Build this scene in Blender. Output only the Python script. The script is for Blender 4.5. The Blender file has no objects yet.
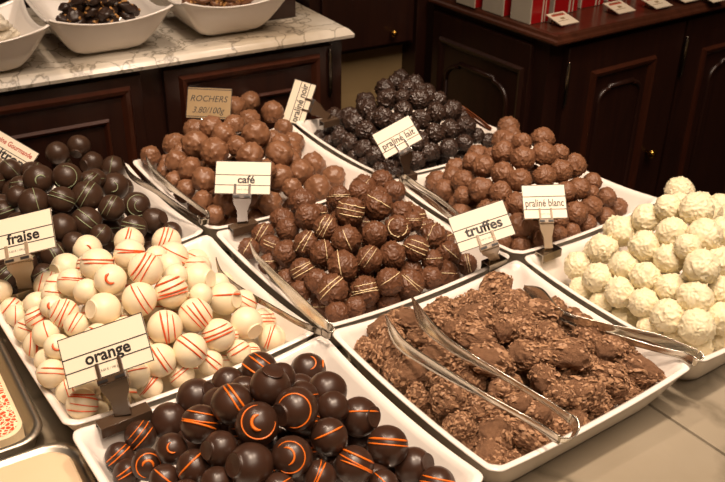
import bpy, bmesh, math, random
from mathutils import Vector, Matrix, noise, Quaternion
import numpy as np
random.seed(7)
D = bpy.data
SC = bpy.context.scene
COL = SC.collection
PI = math.pi
# ---------------------------------------------------------------- camera (metres; z=0 is the marble display top)
FPX, PIT, ROLL, YAW = 909.1, .5088, .0156, .6234
RIM = .047
CAM = Vector((0, 0, RIM + .45))
cy, sy = math.cos(YAW), math.sin(YAW)
r0 = Vector((cy, -sy, 0)); FW = Vector((sy*math.cos(PIT), cy*math.cos(PIT), -math.sin(PIT))); u0 = r0.cross(FW)
RT = math.cos(ROLL)*r0 + math.sin(ROLL)*u0
UP = -math.sin(ROLL)*r0 + math.cos(ROLL)*u0
def ray(x, y): return FW + RT*((x-362.5)/FPX) - UP*((y-241)/FPX)
def at(x, y, z):
    d = ray(x, y); return CAM + d*((z-CAM.z)/d.z)
def atd(x, y, t): return CAM + ray(x, y)*t
cam = D.objects.new('camera', D.cameras.new('camera'))
cam.data.sensor_width = 36; cam.data.lens = 36*FPX/725; cam.data.clip_start = .02
cam.data.dof.use_dof = True; cam.data.dof.focus_distance = .78; cam.data.dof.aperture_fstop = 18
m = Matrix((RT, UP, -FW)).transposed().to_4x4(); m.translation = CAM
cam.matrix_world = m; COL.objects.link(cam); SC.camera = cam
# ---------------------------------------------------------------- layout grid of the nine display bowls
OX, OY, CA, CB = .2740*.45, 2.1625*.45, .4781*.45, .5064*.45
CELL = {'A':(2,0),'F':(2,1),'I':(2,2),'B':(1,0),'E':(1,1),'H':(1,2),'C':(0,0),'D':(0,1),'G':(0,2)}
def center(b):
    i, j = CELL[b]; return (OX+(j+.5)*CB, OY-(i+.5)*CA)
PK = {'A':.072,'B':.082,'C':.070,'D':.078,'E':.070,'F':.040,'G':.071,'H':.080,'I':.083}
EDGE = {b:-.006 for b in PK}; EDGE['B'] = .008; EDGE['C'] = 0; EDGE['D'] = .002; EDGE['I'] = 0
HX, HY = CB/2-.0048, CA/2-.0044
def heap(b, x, y):
    c = center(b); u = abs(x-c[0])/HX; v = abs(y-c[1])/HY
    t = (u**2.6+v**2.6)**(1/2.6)/.93
    return RIM+EDGE[b]+(PK[b]-EDGE[b])*(1-t**1.25)
def on_heap(b, px, py, off=0, lo=.04):
    d = ray(px, py); t = .4
    while t < 1.7:
        p = CAM+d*t
        if p.z < max(heap(b, p.x, p.y), lo)+off: return p
        t += .001
    return p
# ---------------------------------------------------------------- object helpers
def tag(o, label=None, cat=None, group=None, kind=None):
    if label: o['label'] = label
    if cat: o['category'] = cat
    if group: o['group'] = group
    if kind: o['kind'] = kind
    return o
def mesh_obj(name, me, parent=None, loc=None):
    o = D.objects.new(name, me); COL.objects.link(o)
    if parent is not None: o.parent = parent
    if loc is not None: o.location = loc
    return o
def thing(name, label, cat, loc=(0,0,0), rz=0, group=None):
    o = D.objects.new(name, None); COL.objects.link(o); o.empty_display_size = .02
    o.location = loc; o.rotation_euler = (0, 0, rz)
    return tag(o, label, cat, group)
class MB:
    def __init__(s): s.v = []; s.f = []; s.mi = []; s.sm = []
    def add(s, vs, fs, mi=0, smooth=False):
        n = len(s.v); s.v += [tuple(v) for v in vs]
        for f in fs: s.f.append(tuple(i+n for i in f)); s.mi.append(mi); s.sm.append(smooth)
        return s
    def box(s, a, b, mi=0, M=None, bev=0):
        x0,y0,z0 = [min(a[i],b[i]) for i in range(3)]; x1,y1,z1 = [max(a[i],b[i]) for i in range(3)]
        bm = bmesh.new(); bmesh.ops.create_cube(bm, size=1)
        for v in bm.verts:
            v.co = Vector(((x0+x1)/2+v.co.x*(x1-x0), (y0+y1)/2+v.co.y*(y1-y0), (z0+z1)/2+v.co.z*(z1-z0)))
        if bev: bmesh.ops.bevel(bm, geom=bm.edges[:], offset=bev, segments=2, profile=.6, affect='EDGES')
        vs = [(M@v.co if M else v.co.copy()) for v in bm.verts]; bm.verts.index_update()
        fs = [[v.index for v in f.verts] for f in bm.faces]; bm.free()
        return s.add(vs, fs, mi)
    def rings(s, rings, mi=0, smooth=True, close=True, cap0=False, cap1=False):
        n = len(rings[0]); vs = [p for r in rings for p in r]; fs = []
        for i in range(len(rings)-1):
            for j in range(n if close else n-1):
                k = (j+1) % n
                fs.append((i*n+j, i*n+k, (i+1)*n+k, (i+1)*n+j))
        if cap0: fs.append(tuple(range(n-1, -1, -1)))
        if cap1: fs.append(tuple((len(rings)-1)*n+j for j in range(n)))
        return s.add(vs, fs, mi, smooth)
    def lathe(s, prof, n=32, M=None, mi=0, smooth=True):
        R = []
        for r, z in prof:
            ring = [Vector((r*math.cos(2*PI*j/n), r*math.sin(2*PI*j/n), z)) for j in range(n)]
            R.append([M@p for p in ring] if M else ring)
        return s.rings(R, mi, smooth, True, prof[0][0] > 1e-6, prof[-1][0] > 1e-6)
    def tube(s, pts, rad, n=6, mi=0):
        pts = [Vector(p) for p in pts]; R = []
        t0 = (pts[1]-pts[0]).normalized(); a = t0.orthogonal().normalized()
        for i, p in enumerate(pts):
            t = (pts[min(i+1, len(pts)-1)]-pts[max(i-1, 0)]).normalized()
            a = (a-t*a.dot(t)).normalized(); b = t.cross(a)
            r = rad[i] if isinstance(rad, (list, tuple)) else rad
            R.append([p+a*(r*math.cos(2*PI*j/n))+b*(r*math.sin(2*PI*j/n)) for j in range(n)])
        return s.rings(R, mi, True, True, True, True)
    def mesh(s, name, mats):
        me = D.meshes.new(name); me.from_pydata(s.v, [], s.f)
        for m_ in (mats if isinstance(mats, (list, tuple)) else [mats]): me.materials.append(m_)
        me.polygons.foreach_set('material_index', s.mi); me.polygons.foreach_set('use_smooth', s.sm)
        bm = bmesh.new(); bm.from_mesh(me); bmesh.ops.remove_doubles(bm, verts=bm.verts, dist=1e-7)
        bmesh.ops.recalc_face_normals(bm, faces=bm.faces); bm.to_mesh(me); bm.free()
        me.update(); return me
    def obj(s, name, mats, parent=None, loc=None): return mesh_obj(name, s.mesh(name, mats), parent, loc)
# ---------------------------------------------------------------- materials
def srgb(h):
    if isinstance(h, str): h = [int(h[i:i+2], 16)/255 for i in (0, 2, 4)]
    return tuple(c/12.92 if c <= .04045 else ((c+.055)/1.055)**2.4 for c in h)+(1,)
def mat(name, col, rough=.5, metal=0, spec=.5, coat=0, bump=None, var=None, sss=0, trans=0):
    m = D.materials.new(name); m.use_nodes = True; nt = m.node_tree; N = nt.nodes; L = nt.links
    b = N['Principled BSDF']; b.inputs['Base Color'].default_value = srgb(col)
    b.inputs['Roughness'].default_value = rough; b.inputs['Metallic'].default_value = metal
    b.inputs['Specular IOR Level'].default_value = spec; b.inputs['Coat Weight'].default_value = coat
    b.inputs['Coat Roughness'].default_value = .15
    if trans: b.inputs['Transmission Weight'].default_value = trans
    if sss:
        b.inputs['Subsurface Weight'].default_value = sss; b.inputs['Subsurface Scale'].default_value = .003
        b.inputs['Subsurface Radius'].default_value = (1, .8, .5)
    tc = N.new('ShaderNodeTexCoord')
    if var:          # (scale, second colour, contrast)
        n = N.new('ShaderNodeTexNoise'); n.inputs['Scale'].default_value = var[0]; n.inputs['Detail'].default_value = 6
        cr = N.new('ShaderNodeValToRGB'); lo, hi = .5-var[2]/2, .5+var[2]/2
        cr.color_ramp.elements[0].position = lo; cr.color_ramp.elements[1].position = hi
        cr.color_ramp.elements[0].color = srgb(col); cr.color_ramp.elements[1].color = srgb(var[1])
        L.new(tc.outputs['Object'], n.inputs['Vector']); L.new(n.outputs['Fac'], cr.inputs['Fac']); L.new(cr.outputs['Color'], b.inputs['Base Color'])
    if bump:         # (scale, distance)
        n2 = N.new('ShaderNodeTexNoise'); n2.inputs['Scale'].default_value = bump[0]; n2.inputs['Detail'].default_value = 5
        bp = N.new('ShaderNodeBump'); bp.inputs['Distance'].default_value = bump[1]; bp.inputs['Strength'].default_value = .6
        L.new(tc.outputs['Object'], n2.inputs['Vector']); L.new(n2.outputs['Fac'], bp.inputs['Height']); L.new(bp.outputs['Normal'], b.inputs['Normal'])
    return m
M = {}
M['porcelain'] = mat('porcelain', 'efe7de', .16, spec=.5, coat=.3)
M['dark'] = mat('dark chocolate', '34231b', .32, spec=.5, var=(1.2, '40281c', .6))
M['dark_c'] = mat('dull dark chocolate', '37261c', .36, spec=.45, var=(1.2, '442f22', .6))
M['white'] = mat('white chocolate', 'ecdcbc', .38, spec=.45, sss=.15)
M['white_cr'] = mat('creamy white chocolate', 'e6dab8', .45, spec=.4, sss=.12)
M['milk'] = mat('milk chocolate', '80593f', .47, spec=.4, var=(2, '6c4730', .5))
M['milk_e'] = mat('warm milk chocolate', '6e4831', .44, spec=.42, var=(2, '5e3c28', .5))
M['rocher'] = mat('nutty milk chocolate', '845d42', .40, spec=.45, var=(2, '724c34', .5))
M['dark_cr'] = mat('crinkled dark chocolate', '3b2920', .38, spec=.6, var=(2, '302018', .5))
M['truffe'] = mat('flaked milk chocolate', '9c7558', .65, spec=.25, var=(5, '835e44', .5), bump=(22, .02))
M['flake'] = mat('chocolate flake', 'b68e6c', .5, spec=.3, var=(6, 'a07a5c', .6))
M['orange'] = mat('orange icing', 'e8731c', .35)
M['red'] = mat('strawberry icing', 'e05a28', .35)
M['green'] = mat('pale green icing', '8f9a78', .4)
M['cream'] = mat('cream icing', 'f0dcae', .4)
M['steel'] = mat('brushed steel', 'e2dccf', .27, metal=1)
M['steel_dark'] = mat('dark polished steel', 'a0978a', .22, metal=1)  # on tong arms the darker tone stands in for dark reflections
M['steel_tray'] = mat('satin steel tray', 'b8b0a2', .42, metal=1)
M['clip_dark'] = mat('smoked plastic', '4b3a2c', .22, spec=.6, coat=.3)
M['clip_clear'] = mat('clear plastic', 'cdb79a', .12, trans=.55)
M['clip_grey'] = mat('grey metal clip', '8c7c68', .25, metal=.9)
M['card'] = mat('cream sign plate', 'ecdfc8', .4, spec=.4)
M['kraft'] = mat('kraft card', 'a08660', .7, var=(40, '937952', .6))
M['ink'] = mat('black ink', '18120e', .5)
M['redink'] = mat('red ink', 'b43a22', .5)
M['copper'] = mat('reddish wood handle', '8a4a22', .4, var=(50, '6d3617', .6))
M['brass'] = mat('brass', 'c79a4a', .2, metal=1)
M['red_gloss'] = mat('red gift wrap', 'a81418', .3, coat=.3)
M['box_white'] = mat('white carton', 'cfc6b4', .5)
M['wall_beige'] = mat('beige paint', 'b09468', .7, var=(6, 'a48a60', .5))
M['wall_dark'] = mat('dark wainscot', '2a1610', .5)
M['floor'] = mat('brown floor', '3a2a1e', .6, var=(5, '2c2018', .5))
M['nut'] = mat('toasted almond', 'c99a5c', .5, var=(30, 'b0783e', .6))
M['nougat'] = mat('white nougat', 'e6dcc8', .5)
M['tray_paper'] = mat('cream paper', 'e9d9b8', .6, var=(25, 'dcc6a0', .5))
M['tray_orange'] = mat('orange pattern print', 'd9502a', .5)
M['board'] = mat('beige plastic lid', 'dcc4a4', .4, var=(8, 'd2b894', .6))
def wood(name, c1, c2, rough):
    m = D.materials.new(name); m.use_nodes = True; nt = m.node_tree; N = nt.nodes; L = nt.links; b = N['Principled BSDF']
    tc = N.new('ShaderNodeTexCoord'); mp = N.new('ShaderNodeMapping'); mp.inputs['Scale'].default_value = (14, 14, 1.5)
    n = N.new('ShaderNodeTexNoise'); n.inputs['Scale'].default_value = 4; n.inputs['Detail'].default_value = 8; n.inputs['Distortion'].default_value = 1.2
    cr = N.new('ShaderNodeValToRGB'); cr.color_ramp.elements[0].position = .3; cr.color_ramp.elements[1].position = .7
    cr.color_ramp.elements[0].color = srgb(c1); cr.color_ramp.elements[1].color = srgb(c2)
    L.new(tc.outputs['Object'], mp.inputs[0]); L.new(mp.outputs[0], n.inputs['Vector']); L.new(n.outputs['Fac'], cr.inputs['Fac'])
    L.new(cr.outputs['Color'], b.inputs['Base Color']); b.inputs['Roughness'].default_value = rough
    b.inputs['Coat Weight'].default_value = .4; b.inputs['Coat Roughness'].default_value = .2
    return m
M['wood'] = wood('dark mahogany', '25110c', '321910', .38)
M['wood_top'] = wood('polished mahogany', '422317', '522d1e', .28)
M['wood_mould'] = wood('mahogany moulding', '3a1c11', '482416', .28)
def marble(name, base, vein, sc, w):
    m = D.materials.new(name); m.use_nodes = True; nt = m.node_tree; N = nt.nodes; L = nt.links; b = N['Principled BSDF']
    tc = N.new('ShaderNodeTexCoord')
    n0 = N.new('ShaderNodeTexNoise'); n0.inputs['Scale'].default_value = sc*.8; n0.inputs['Detail'].default_value = 6
    mx = N.new('ShaderNodeMixRGB'); mx.blend_type = 'LINEAR_LIGHT'; mx.inputs['Fac'].default_value = .09
    v = N.new('ShaderNodeTexVoronoi'); v.feature = 'DISTANCE_TO_EDGE'; v.inputs['Scale'].default_value = sc
    cr = N.new('ShaderNodeValToRGB'); cr.color_ramp.elements[0].position = 0; cr.color_ramp.elements[1].position = w
    cr.color_ramp.elements[0].color = srgb(vein); cr.color_ramp.elements[1].color = srgb(base)
    n1 = N.new('ShaderNodeTexNoise'); n1.inputs['Scale'].default_value = sc*.5; n1.inputs['Detail'].default_value = 8
    c2 = N.new('ShaderNodeValToRGB'); c2.color_ramp.elements[0].position = .35; c2.color_ramp.elements[1].position = .65
    c2.color_ramp.elements[0].color = srgb('c4b8a6'); c2.color_ramp.elements[1].color = (1, 1, 1, 1)
    mu = N.new('ShaderNodeMixRGB'); mu.blend_type = 'MULTIPLY'; mu.inputs['Fac'].default_value = .8
    L.new(tc.outputs['Object'], n0.inputs['Vector']); L.new(tc.outputs['Object'], mx.inputs['Color1']); L.new(n0.outputs['Color'], mx.inputs['Color2'])
    L.new(mx.outputs['Color'], v.inputs['Vector']); L.new(v.outputs['Distance'], cr.inputs['Fac'])
    L.new(tc.outputs['Object'], n1.inputs['Vector']); L.new(n1.outputs['Fac'], c2.inputs['Fac'])
    L.new(cr.outputs['Color'], mu.inputs['Color1']); L.new(c2.outputs['Color'], mu.inputs['Color2']); L.new(mu.outputs['Color'], b.inputs['Base Color'])
    b.inputs['Roughness'].default_value = .22
    return m
M['marble'] = marble('grey veined marble', 'dcd4c6', '928a7c', 17, .045)
M['marble_top'] = marble('display marble', 'a09684', '877e6d', 6, .05)
# ---------------------------------------------------------------- room and furniture
def struct(name, mb, m): return tag(mb.obj(name, m), kind='structure')
mb = MB(); mb.box((-2.5, -2.2, -.92), (3.4, 2.9, -.87)); struct('floor', mb, M['floor'])
mb = MB(); mb.box((-2.5, 2.4, -.87), (3.4, 2.5, 2.2)); struct('wall_back', mb, M['wall_dark'])
mb = MB(); mb.box((3.3, -2.2, -.87), (3.4, 2.4, 2.2)); struct('wall_right', mb, M['wall_dark'])
mb = MB(); mb.box((-2.5, -2.2, -.87), (-2.4, 2.4, 2.2)); struct('wall_left', mb, M['wall_dark'])
mb = MB(); mb.box((-2.5, -2.3, -.87), (3.4, -2.2, 2.2)); struct('wall_front', mb, M['wall_beige'])
mb = MB(); mb.box((-2.5, -2.3, 2.2), (3.4, 2.5, 2.25)); struct('ceiling', mb, M['wall_beige'])
# display counter
t = thing('display_counter', 'pale veined marble display counter under the nine square chocolate bowls', 'counter', (.4, .4, -.87))
mb = MB()
mb.box((-.75, -.7, .835), (.158, .587, .87), bev=.003); mb.box((.1595, -.7, .835), (.44, .587, .87), bev=.003)
mb.obj('counter_top', M['marble_top'], t)
mb = MB(); mb.box((-.70, -.65, 0), (.40, .57, .835)); mb.obj('counter_base', M['wood'], t)

TH = math.atan2(1.028-1.071, .719-.244)
def frame_thing(name, label, cat, v=0, u=0): 
    return thing(name, label, cat, (.719-math.sin(TH)*v+math.cos(TH)*u, 1.028+math.cos(TH)*v+math.sin(TH)*u, -.87), TH)
def moulding(mb, x0, x1, z0, z1, w, y, dep):
    """picture-frame moulding on a face looking to -y: sloped outward profile"""
    prof = [(0, 0), (.25*w, -dep), (.6*w, -dep*.8), (w, 0)]
    cs = [(x0, z0, 1, 1), (x1, z0, -1, 1), (x1, z1, -1, -1), (x0, z1, 1, -1)]
    R = []
    for o, d in prof: R.append([Vector((cx+sx*o, y+d, cz+sz*o)) for cx, cz, sx, sz in cs])
    mb.rings(R, 0, False)
def arch(mb, x0, x1, z0, z1, y, dep, rad=.004):
    """raised bead outline with a stepped, arched top"""
    w = x1-x0; sh = w*.22; h = w*.24
    pts = [(x0, z0), (x0, z1-h)]
    for k in range(7):
        a = k/6*PI/2; pts.append((x0+sh*(1-math.cos(a)), z1-h+h*math.sin(a)*.85))
    pts.append((x0+sh, z1)); pts.append((x1-sh, z1))
    for k in range(7):
        a = PI/2-k/6*PI/2; pts.append((x1-sh*(1-math.cos(a)), z1-h+h*math.sin(a)*.85))
    pts += [(x1, z0), (x0, z0)]
    mb.tube([(x, y, z) for x, z in pts], rad, 6)
def door(parent, x0, x1, z0, z1, y, px0, px1, pz1, knob=None, hinge=None, archp=True, inner=None):
    mb = MB(); mb.box((x0, y-.006, z0), (x1, y+.010, z1), bev=.0015)
    d = mb.obj('door', M['wood'], parent)
    mb = MB(); moulding(mb, px0, px1, z0+.05, pz1, .014, y-.006, .007); mb.obj('panel_moulding', M['wood_mould'], d)
    if archp:
        w = px1-px0; mb = MB(); arch(mb, px0+w*.17, px1-w*.17, z0+.09, pz1-.032, y-.0065, .004); mb.obj('arched_bead', M['wood'], d)
    if inner:
        mb = MB(); moulding(mb, inner[0], inner[1], z0+.09, inner[2], .008, y-.006, .006); mb.obj('inner_moulding', M['wood_mould'], d)
    if knob:
        mb = MB(); Mx = Matrix.Translation((knob[0], y-.006, knob[1]))@Matrix.Rotation(PI/2, 4, 'X')
        mb.lathe([(.003, 0), (.003, .006), (.0075, .010), (.0085, .014), (.006, .018), (0, .0195)], 20, Mx); mb.obj('knob', M['brass'], d)
    for hx, hz in hinge or []:
        mb = MB(); Mx = Matrix.Translation((hx, y-.009, hz))
        mb.lathe([(0, -.036), (.0018, -.034), (.0018, -.031), (.0034, -.029), (.0034, .029), (.0018, .031), (.0018, .034), (0, .036)], 12, Mx)
        mb.obj('hinge', M['steel_dark'], d)
# left cabinet with marble slab (local x along the slab, negative to the left; local y away; z from the floor)
t = frame_thing('wooden_cabinet', 'dark mahogany cabinet with panelled doors under the veined marble slab', 'cabinet')
mb = MB(); mb.box((-1.2, .022, 0), (-.008, .30, .992)); mb.obj('cabinet_body', M['wood'], t)
door(t, -.275, -.028, .10, .985, .018, -.262+.006, -.048, .971+.004, hinge=[(-.0335, .945)], archp=False, inner=(-.235, -.075, .932))
door(t, -.60, -.305, .10, .985, .018, -.585, -.320, .973, archp=False, inner=(-.56, -.352, .934))
door(t, -.93, -.63, .10, .985, .018, -.91, -.65, .973, archp=False, inner=(-.885, -.675, .934))
mb = MB()
prof = [(0, .994), (-.012, .994), (-.012, .9985), (-.007, 1.001), (-.007, 1.005), (-.002, 1.0085), (0, 1.0085)]
y1 = .34
def slab(mb):
    R = []
    for o, z in [(.02, .9925), (0, .9945), (-.001, .999), (.003, 1.0035), (.005, 1.0055), (.009, 1.008), (.016, 1.0085)]:
        R.append([Vector((-1.25, o, z)), Vector((-o, o, z)), Vector((-o, .31, z)), Vector((-1.25, .31, z))])
    mb.rings(R, 0, False, True, True, True)
tm = frame_thing('marble_slab', 'white marble slab with grey veins carrying three footed bowls', 'worktop')
mb = MB(); slab(mb); mb.obj('slab', M['marble'], tm)
SLAB_Z = .1385
# dark hutch column standing on the slab end
t = frame_thing('wooden_column', 'dark wood upright standing on the right end of the marble slab', 'column')
mb = MB(); mb.box((-.098, .085, 1.0086), (-.048, .27, 1.9), bev=.002); mb.obj('post', M['wood'], t)
# drawer unit between the cabinets
t = frame_thing('drawer_unit', 'dark wood drawer unit with small brass knob above a beige recess', 'cabinet')
mb = MB(); mb.box((.012, .16, .915), (.222, .5, 1.9)); mb.box((.205, .15, 0), (.226, .5, 1.9), bev=.002); mb.box((.012, .156, 1.03), (.204, .162, 1.045))
mb.obj('unit_body', M['wood'], t)
mb = MB(); mb.box((.03, .152, .922), (.20, .160, 1.02), bev=.0015); dr = mb.obj('drawer', M['wood'], t)
mb = MB(); mb.lathe([(.002, 0), (.002, .005), (.0055, .008), (.006, .011), (.004, .014), (0, .015)], 16, Matrix.Translation((.157, .152, .942))@Matrix.Rotation(PI/2, 4, 'X')); mb.obj('knob', M['brass'], dr)
mb = MB(); mb.box((.0, .19, 0), (.2045, .20, .914)); tag(mb.obj('back_panel', M['wall_beige'], t), 'beige recess panel')
# right counter
t = thing('wooden_counter', 'dark mahogany counter with arched door panels and polished overhanging top', 'counter', (.9, .86, -.87))
mb = MB(); mb.box((.060, .022, 0), (2.2, .285, .9852)); mb.obj('counter_body', M['wood'], t)
mb = MB()
R = []
for o, z in [(.02, .985), (.002, .986), (0, .989), (.001, .992), (.004, .994), (.006, .998), (.010, 1.0)]:
    o2 = o
    R.append([Vector((.048+o2, -.002+o2, z)), Vector((2.22, -.002+o2, z)), Vector((2.22, 0.288, z)), Vector((.048+o2, 0.288, z))])
mb.rings(R, 0, False, True, True, True); mb.obj('counter_top', M['wood_top'], t)
yl = .016
def lx(x): return x-.9
door(t, lx(.990), lx(1.255), .10, .975, yl, lx(1.042), lx(1.190), .9305, knob=(lx(1.2099), .7601), hinge=[(lx(.9885), .92)])
door(t, lx(1.262), lx(1.56), .10, .975, yl, lx(1.3115), lx(1.51), .917+.004, hinge=[(lx(1.2615), .915)])
door(t, lx(1.57), lx(1.87), .10, .975, yl, lx(1.62), lx(1.82), .921)
# left face of the right counter (looks to -x): build a door rotated by 90 degrees
dm = D.objects.new('side_panel', None)
mb = MB(); mb.box((.052, .05, .10), (.062, .275, .975), bev=.0015); sp = mb.obj('side_panel', M['wood'], t)
def rot_side(o):
    for v in o.data.vertices: x, y, z = v.co; v.co = (y, -x, z)
mb = MB(); moulding(mb, -.255, -.060, .15, .938, .012, .052, .006); o = mb.obj('panel_moulding', M['wood'], sp); rot_side(o)
mb = MB(); arch(mb, -.235, -.090, .17, .905, .0515, .004); o = mb.obj('arched_bead', M['wood'], sp); rot_side(o)
for o in sp.children:
    for v in o.data.vertices: v.co.x, v.co.y = v.co.x, v.co.y
    o.data.update()
D.objects.remove(dm)
CT = .1302
# gift boxes: (x, y, sx, sy, label)
for x, y, sx, sy, lb in [(0.959, 0.925, .035, .042, 'white and red carton box standing nearest the corner of the wooden counter'),
                         (0.956, 0.979, .030, .047, 'white and red carton box second from the counter corner, towards the back'),
                         (0.951, 1.037, .040, .044, 'white and red carton box farthest back along the left counter edge'),
                         (1.024, 0.942, .050, .05, 'red carton box with white ribbon right of the corner box'),
                         (1.090, 0.948, .050, .05, 'red carton box in the middle of the row along the counter'),
                         (1.156, 0.952, .055, .05, 'red carton box with white side near the right of the row'),
                         (1.230, 0.956, .06, .05, 'rightmost red carton box behind the price cards')]:
    t = thing('gift_box', lb, 'box', (x, y, CT), 0, 'red and white gift boxes')
    mb = MB(); mb.box((0, 0, 0), (sx, sy, .11), bev=.001); mb.obj('carton', M['box_white'], t)
    mb = MB(); mb.box((.0012, -.0008, .0008), (sx+.0008, sy-.001, .1095)); tag(mb.obj('red_wrap', M['red_gloss'], t), 'red glossy wrap')
    mb = MB(); mb.box((sx*.62, -.0014, .001), (sx*.68, -.0008, .109)); mb.box((sx*.78, -.0014, .001), (sx*.82, -.0008, .109)); mb.obj('ribbon', M['box_white'], t)
# ---------------------------------------------------------------- text helper
def text_mesh(name, body, width, mt, bold=0, aspect=1.0, shear=0):
    """flat lettering, scaled so the line is `width` wide; baseline at y=0, centred on x"""
    cu = D.curves.new('lettering', 'FONT'); cu.body = body; cu.size = 1; cu.offset = bold
    cu.resolution_u = 3; cu.shear = shear
    o = D.objects.new('tmp', cu); COL.objects.link(o)
    dg = bpy.context.evaluated_depsgraph_get(); me = D.meshes.new_from_object(o.evaluated_get(dg)); D.objects.remove(o)
    xs = [v.co.x for v in me.vertices]; x0, x1 = min(xs), max(xs); k = width/(x1-x0)
    for v in me.vertices: v.co = ((v.co.x-(x0+x1)/2)*k, v.co.y*k*aspect, 0)
    me.name = name; me.materials.clear(); me.materials.append(mt); return me
# price cards lying on the wooden counter
def small_card(pc, w, h, lb, rz):
    p = at(pc[0], pc[1], CT+.004)
    t = thing('price_card', lb, 'price card', p-Vector((0, 0, .004)), rz, 'white price cards')
    Mt = Matrix.Translation((0, 0, .0085))@Matrix.Rotation(math.radians(14), 4, 'X')
    mb = MB(); mb.box((-w/2, -h/2, -.0006), (w/2, h/2, .0006), M=Mt); mb.obj('card', M['card'], t)
    mb = MB(); mb.box((-w*.36, h*.22, .0007), (w*.36, h*.34, .0009), M=Mt); tag(mb.obj('red_heading', M['redink'], t), 'red printed heading')
    mb = MB()
    mb.box((-w*.10, -h*.08, .0007), (w*.10, h*.06, .0009), M=Mt); mb.box((-w*.4, -h*.2, .0007), (w*.2, -h*.17, .0009), M=Mt); mb.obj('printed_lines', M['kraft'], t)
    mb = MB(); mb.box((-w*.3, -h*.05, -.0085), (w*.3, h*.5, -.0075), M=None, bev=0); mb.box((-w*.3, h*.30, -.0085), (w*.3, h*.34, .0045))
    o = mb.obj('stand', M['clip_clear'], t); o.location = (0, 0, .0088)
small_card((562, 21.5), .036, .034, 'white price card nearest the corner of the wooden counter', .0)
small_card((619, 10), .038, .034, 'second white price card from the counter corner', .0)
small_card((656, 5), .038, .034, 'third white price card from the counter corner', .0)
small_card((684, -1), .038, .034, 'fourth white price card from the counter corner', .0)
small_card((712, -1), .038, .034, 'rightmost white price card at the picture edge', .0)
# ---------------------------------------------------------------- bowls
def rr_ring(hx, hy, r, z, lift, wing, sag_out, t, nseg=10, narc=6):
    """rounded rectangle ring; t 0..1 how far up the wall"""
    pts = []
    cs = [(1, 1, 0), (-1, 1, 90), (-1, -1, 180), (1, -1, 270)]
    for k, (sx, sy_, a0) in enumerate(cs):
        cx, cy_ = sx*(hx-r), sy_*(hy-r)
        for i in range(narc+1):
            a = math.radians(a0+90*i/narc); pts.append((cx+r*math.cos(a), cy_+r*math.sin(a)))
        nx, ny, na = cs[(k+1) % 4]
        x0, y0 = pts[-1]; b0 = math.radians(na); x1, y1 = nx*(hx-r)+r*math.cos(b0), ny*(hy-r)+r*math.sin(b0)
        for i in range(1, nseg): q = i/nseg; pts.append((x0+(x1-x0)*q, y0+(y1-y0)*q))
    out = []
    for x, y in pts:
        u, v = abs(x)/hx, abs(y)/hy; c = min(u, v)/max(u, v, 1e-6); c = c**2.2
        s = 1+wing*c*t**2+sag_out*(1-c)*t
        out.append(Vector((x*s, y*s, z+lift*(c-1)*t**2)))
    return out
def bowl_meshes(hx, hy, H, base, lift, wing, rr=.010, th=.0042, curve=.75, rb=.022):
    """returns one closed porcelain mesh (outside wall, lip, inside wall, foot ring)"""
    mb = MB(); R = []
    bx, by = hx*base, hy*base
    R.append(rr_ring(bx-.006, by-.006, rb*.8, .0015, 0, 0, 0, 0)); R.append(rr_ring(bx-.005, by-.005, rb*.8, 0, 0, 0, 0, 0))
    R.append(rr_ring(bx-.001, by-.001, rb*.85, 0, 0, 0, 0, 0)); R.append(rr_ring(bx, by, rb*.9, .002, 0, 0, 0, 0))
    N = 12
    for i in range(1, N+1):
        t = i/N; s = t**curve
        R.append(rr_ring(bx+(hx-bx)*s, by+(hy-by)*s, rb+(rr-rb)*t, .002+(H-.004)*t, lift, wing, .0, t))
    R.append(rr_ring(hx+.0012, hy+.0012, rr, H-.0012, lift, wing, 0, 1))
    R.append(rr_ring(hx+.0006, hy+.0006, rr, H-.0002, lift, wing, 0, 1))
    R.append(rr_ring(hx-.001, hy-.001, rr, H, lift, wing, 0, 1))
    R.append(rr_ring(hx-th+.001, hy-th+.001, rr-.001, H-.0003, lift, wing, 0, 1))
    R.append(rr_ring(hx-th, hy-th, rr-.0015, H-.0014, lift, wing, 0, 1))
    for i in range(N, 0, -1):
        t = i/N*.93; s = t**(curve*1.0)
        R.append(rr_ring(bx+(hx-bx)*s-th-.001*(1-t), by+(hy-by)*s-th-.001*(1-t), rb+(rr-rb)*t-.001, .005+(H-.005)*t, lift, wing, 0, t))
    R.append(rr_ring(bx*.8, by*.8, rb*.8, .0048, 0, 0, 0, 0)); R.append(rr_ring(bx*.3, by*.3, rb*.3, .0046, 0, 0, 0, 0))
    mb.rings(R, 0, True, True, True, True)
    return mb.mesh('square_bowl', M['porcelain'])
BL = {'A':'front white bowl piled with dark chocolates striped in orange, under the orange sign',
      'B':'white bowl of cream coloured balls with red stripes',
      'C':'far left white bowl of dark chocolates with pale green stripes',
      'D':'back white bowl of nutty rochers behind the café sign',
      'E':'centre white bowl of crinkled milk chocolates with cream drizzle',
      'F':'front right white bowl of rough truffes with V shaped tongs on top',
      'G':'rearmost white bowl of crinkled dark truffles',
      'H':'back right white bowl of plain crinkled milk truffles',
      'I':'white bowl at the right edge filled with crinkled white truffles'}
bme = bowl_meshes(CB/2-.0048, CA/2-.0044, RIM+.001, .82, .0075, .012)
for b in 'ABCDEFGHI':
    c = center(b); o = mesh_obj('square_bowl', bme, None, (c[0], c[1], .0003)); tag(o, BL[b], 'bowl', 'square display bowls')
sme = bowl_meshes(.072, .072, .062, .46, .014, .07, .008, .003, .52, .012)
SB = [((.395, 1.137), 'middle white footed bowl of dark nut clusters on the marble slab'),
      ((.238, 1.131), 'left white footed bowl with nougat pieces on the marble slab'),
      ((.562, 1.125), 'right white footed bowl with golden nut clusters on the marble slab')]
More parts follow.
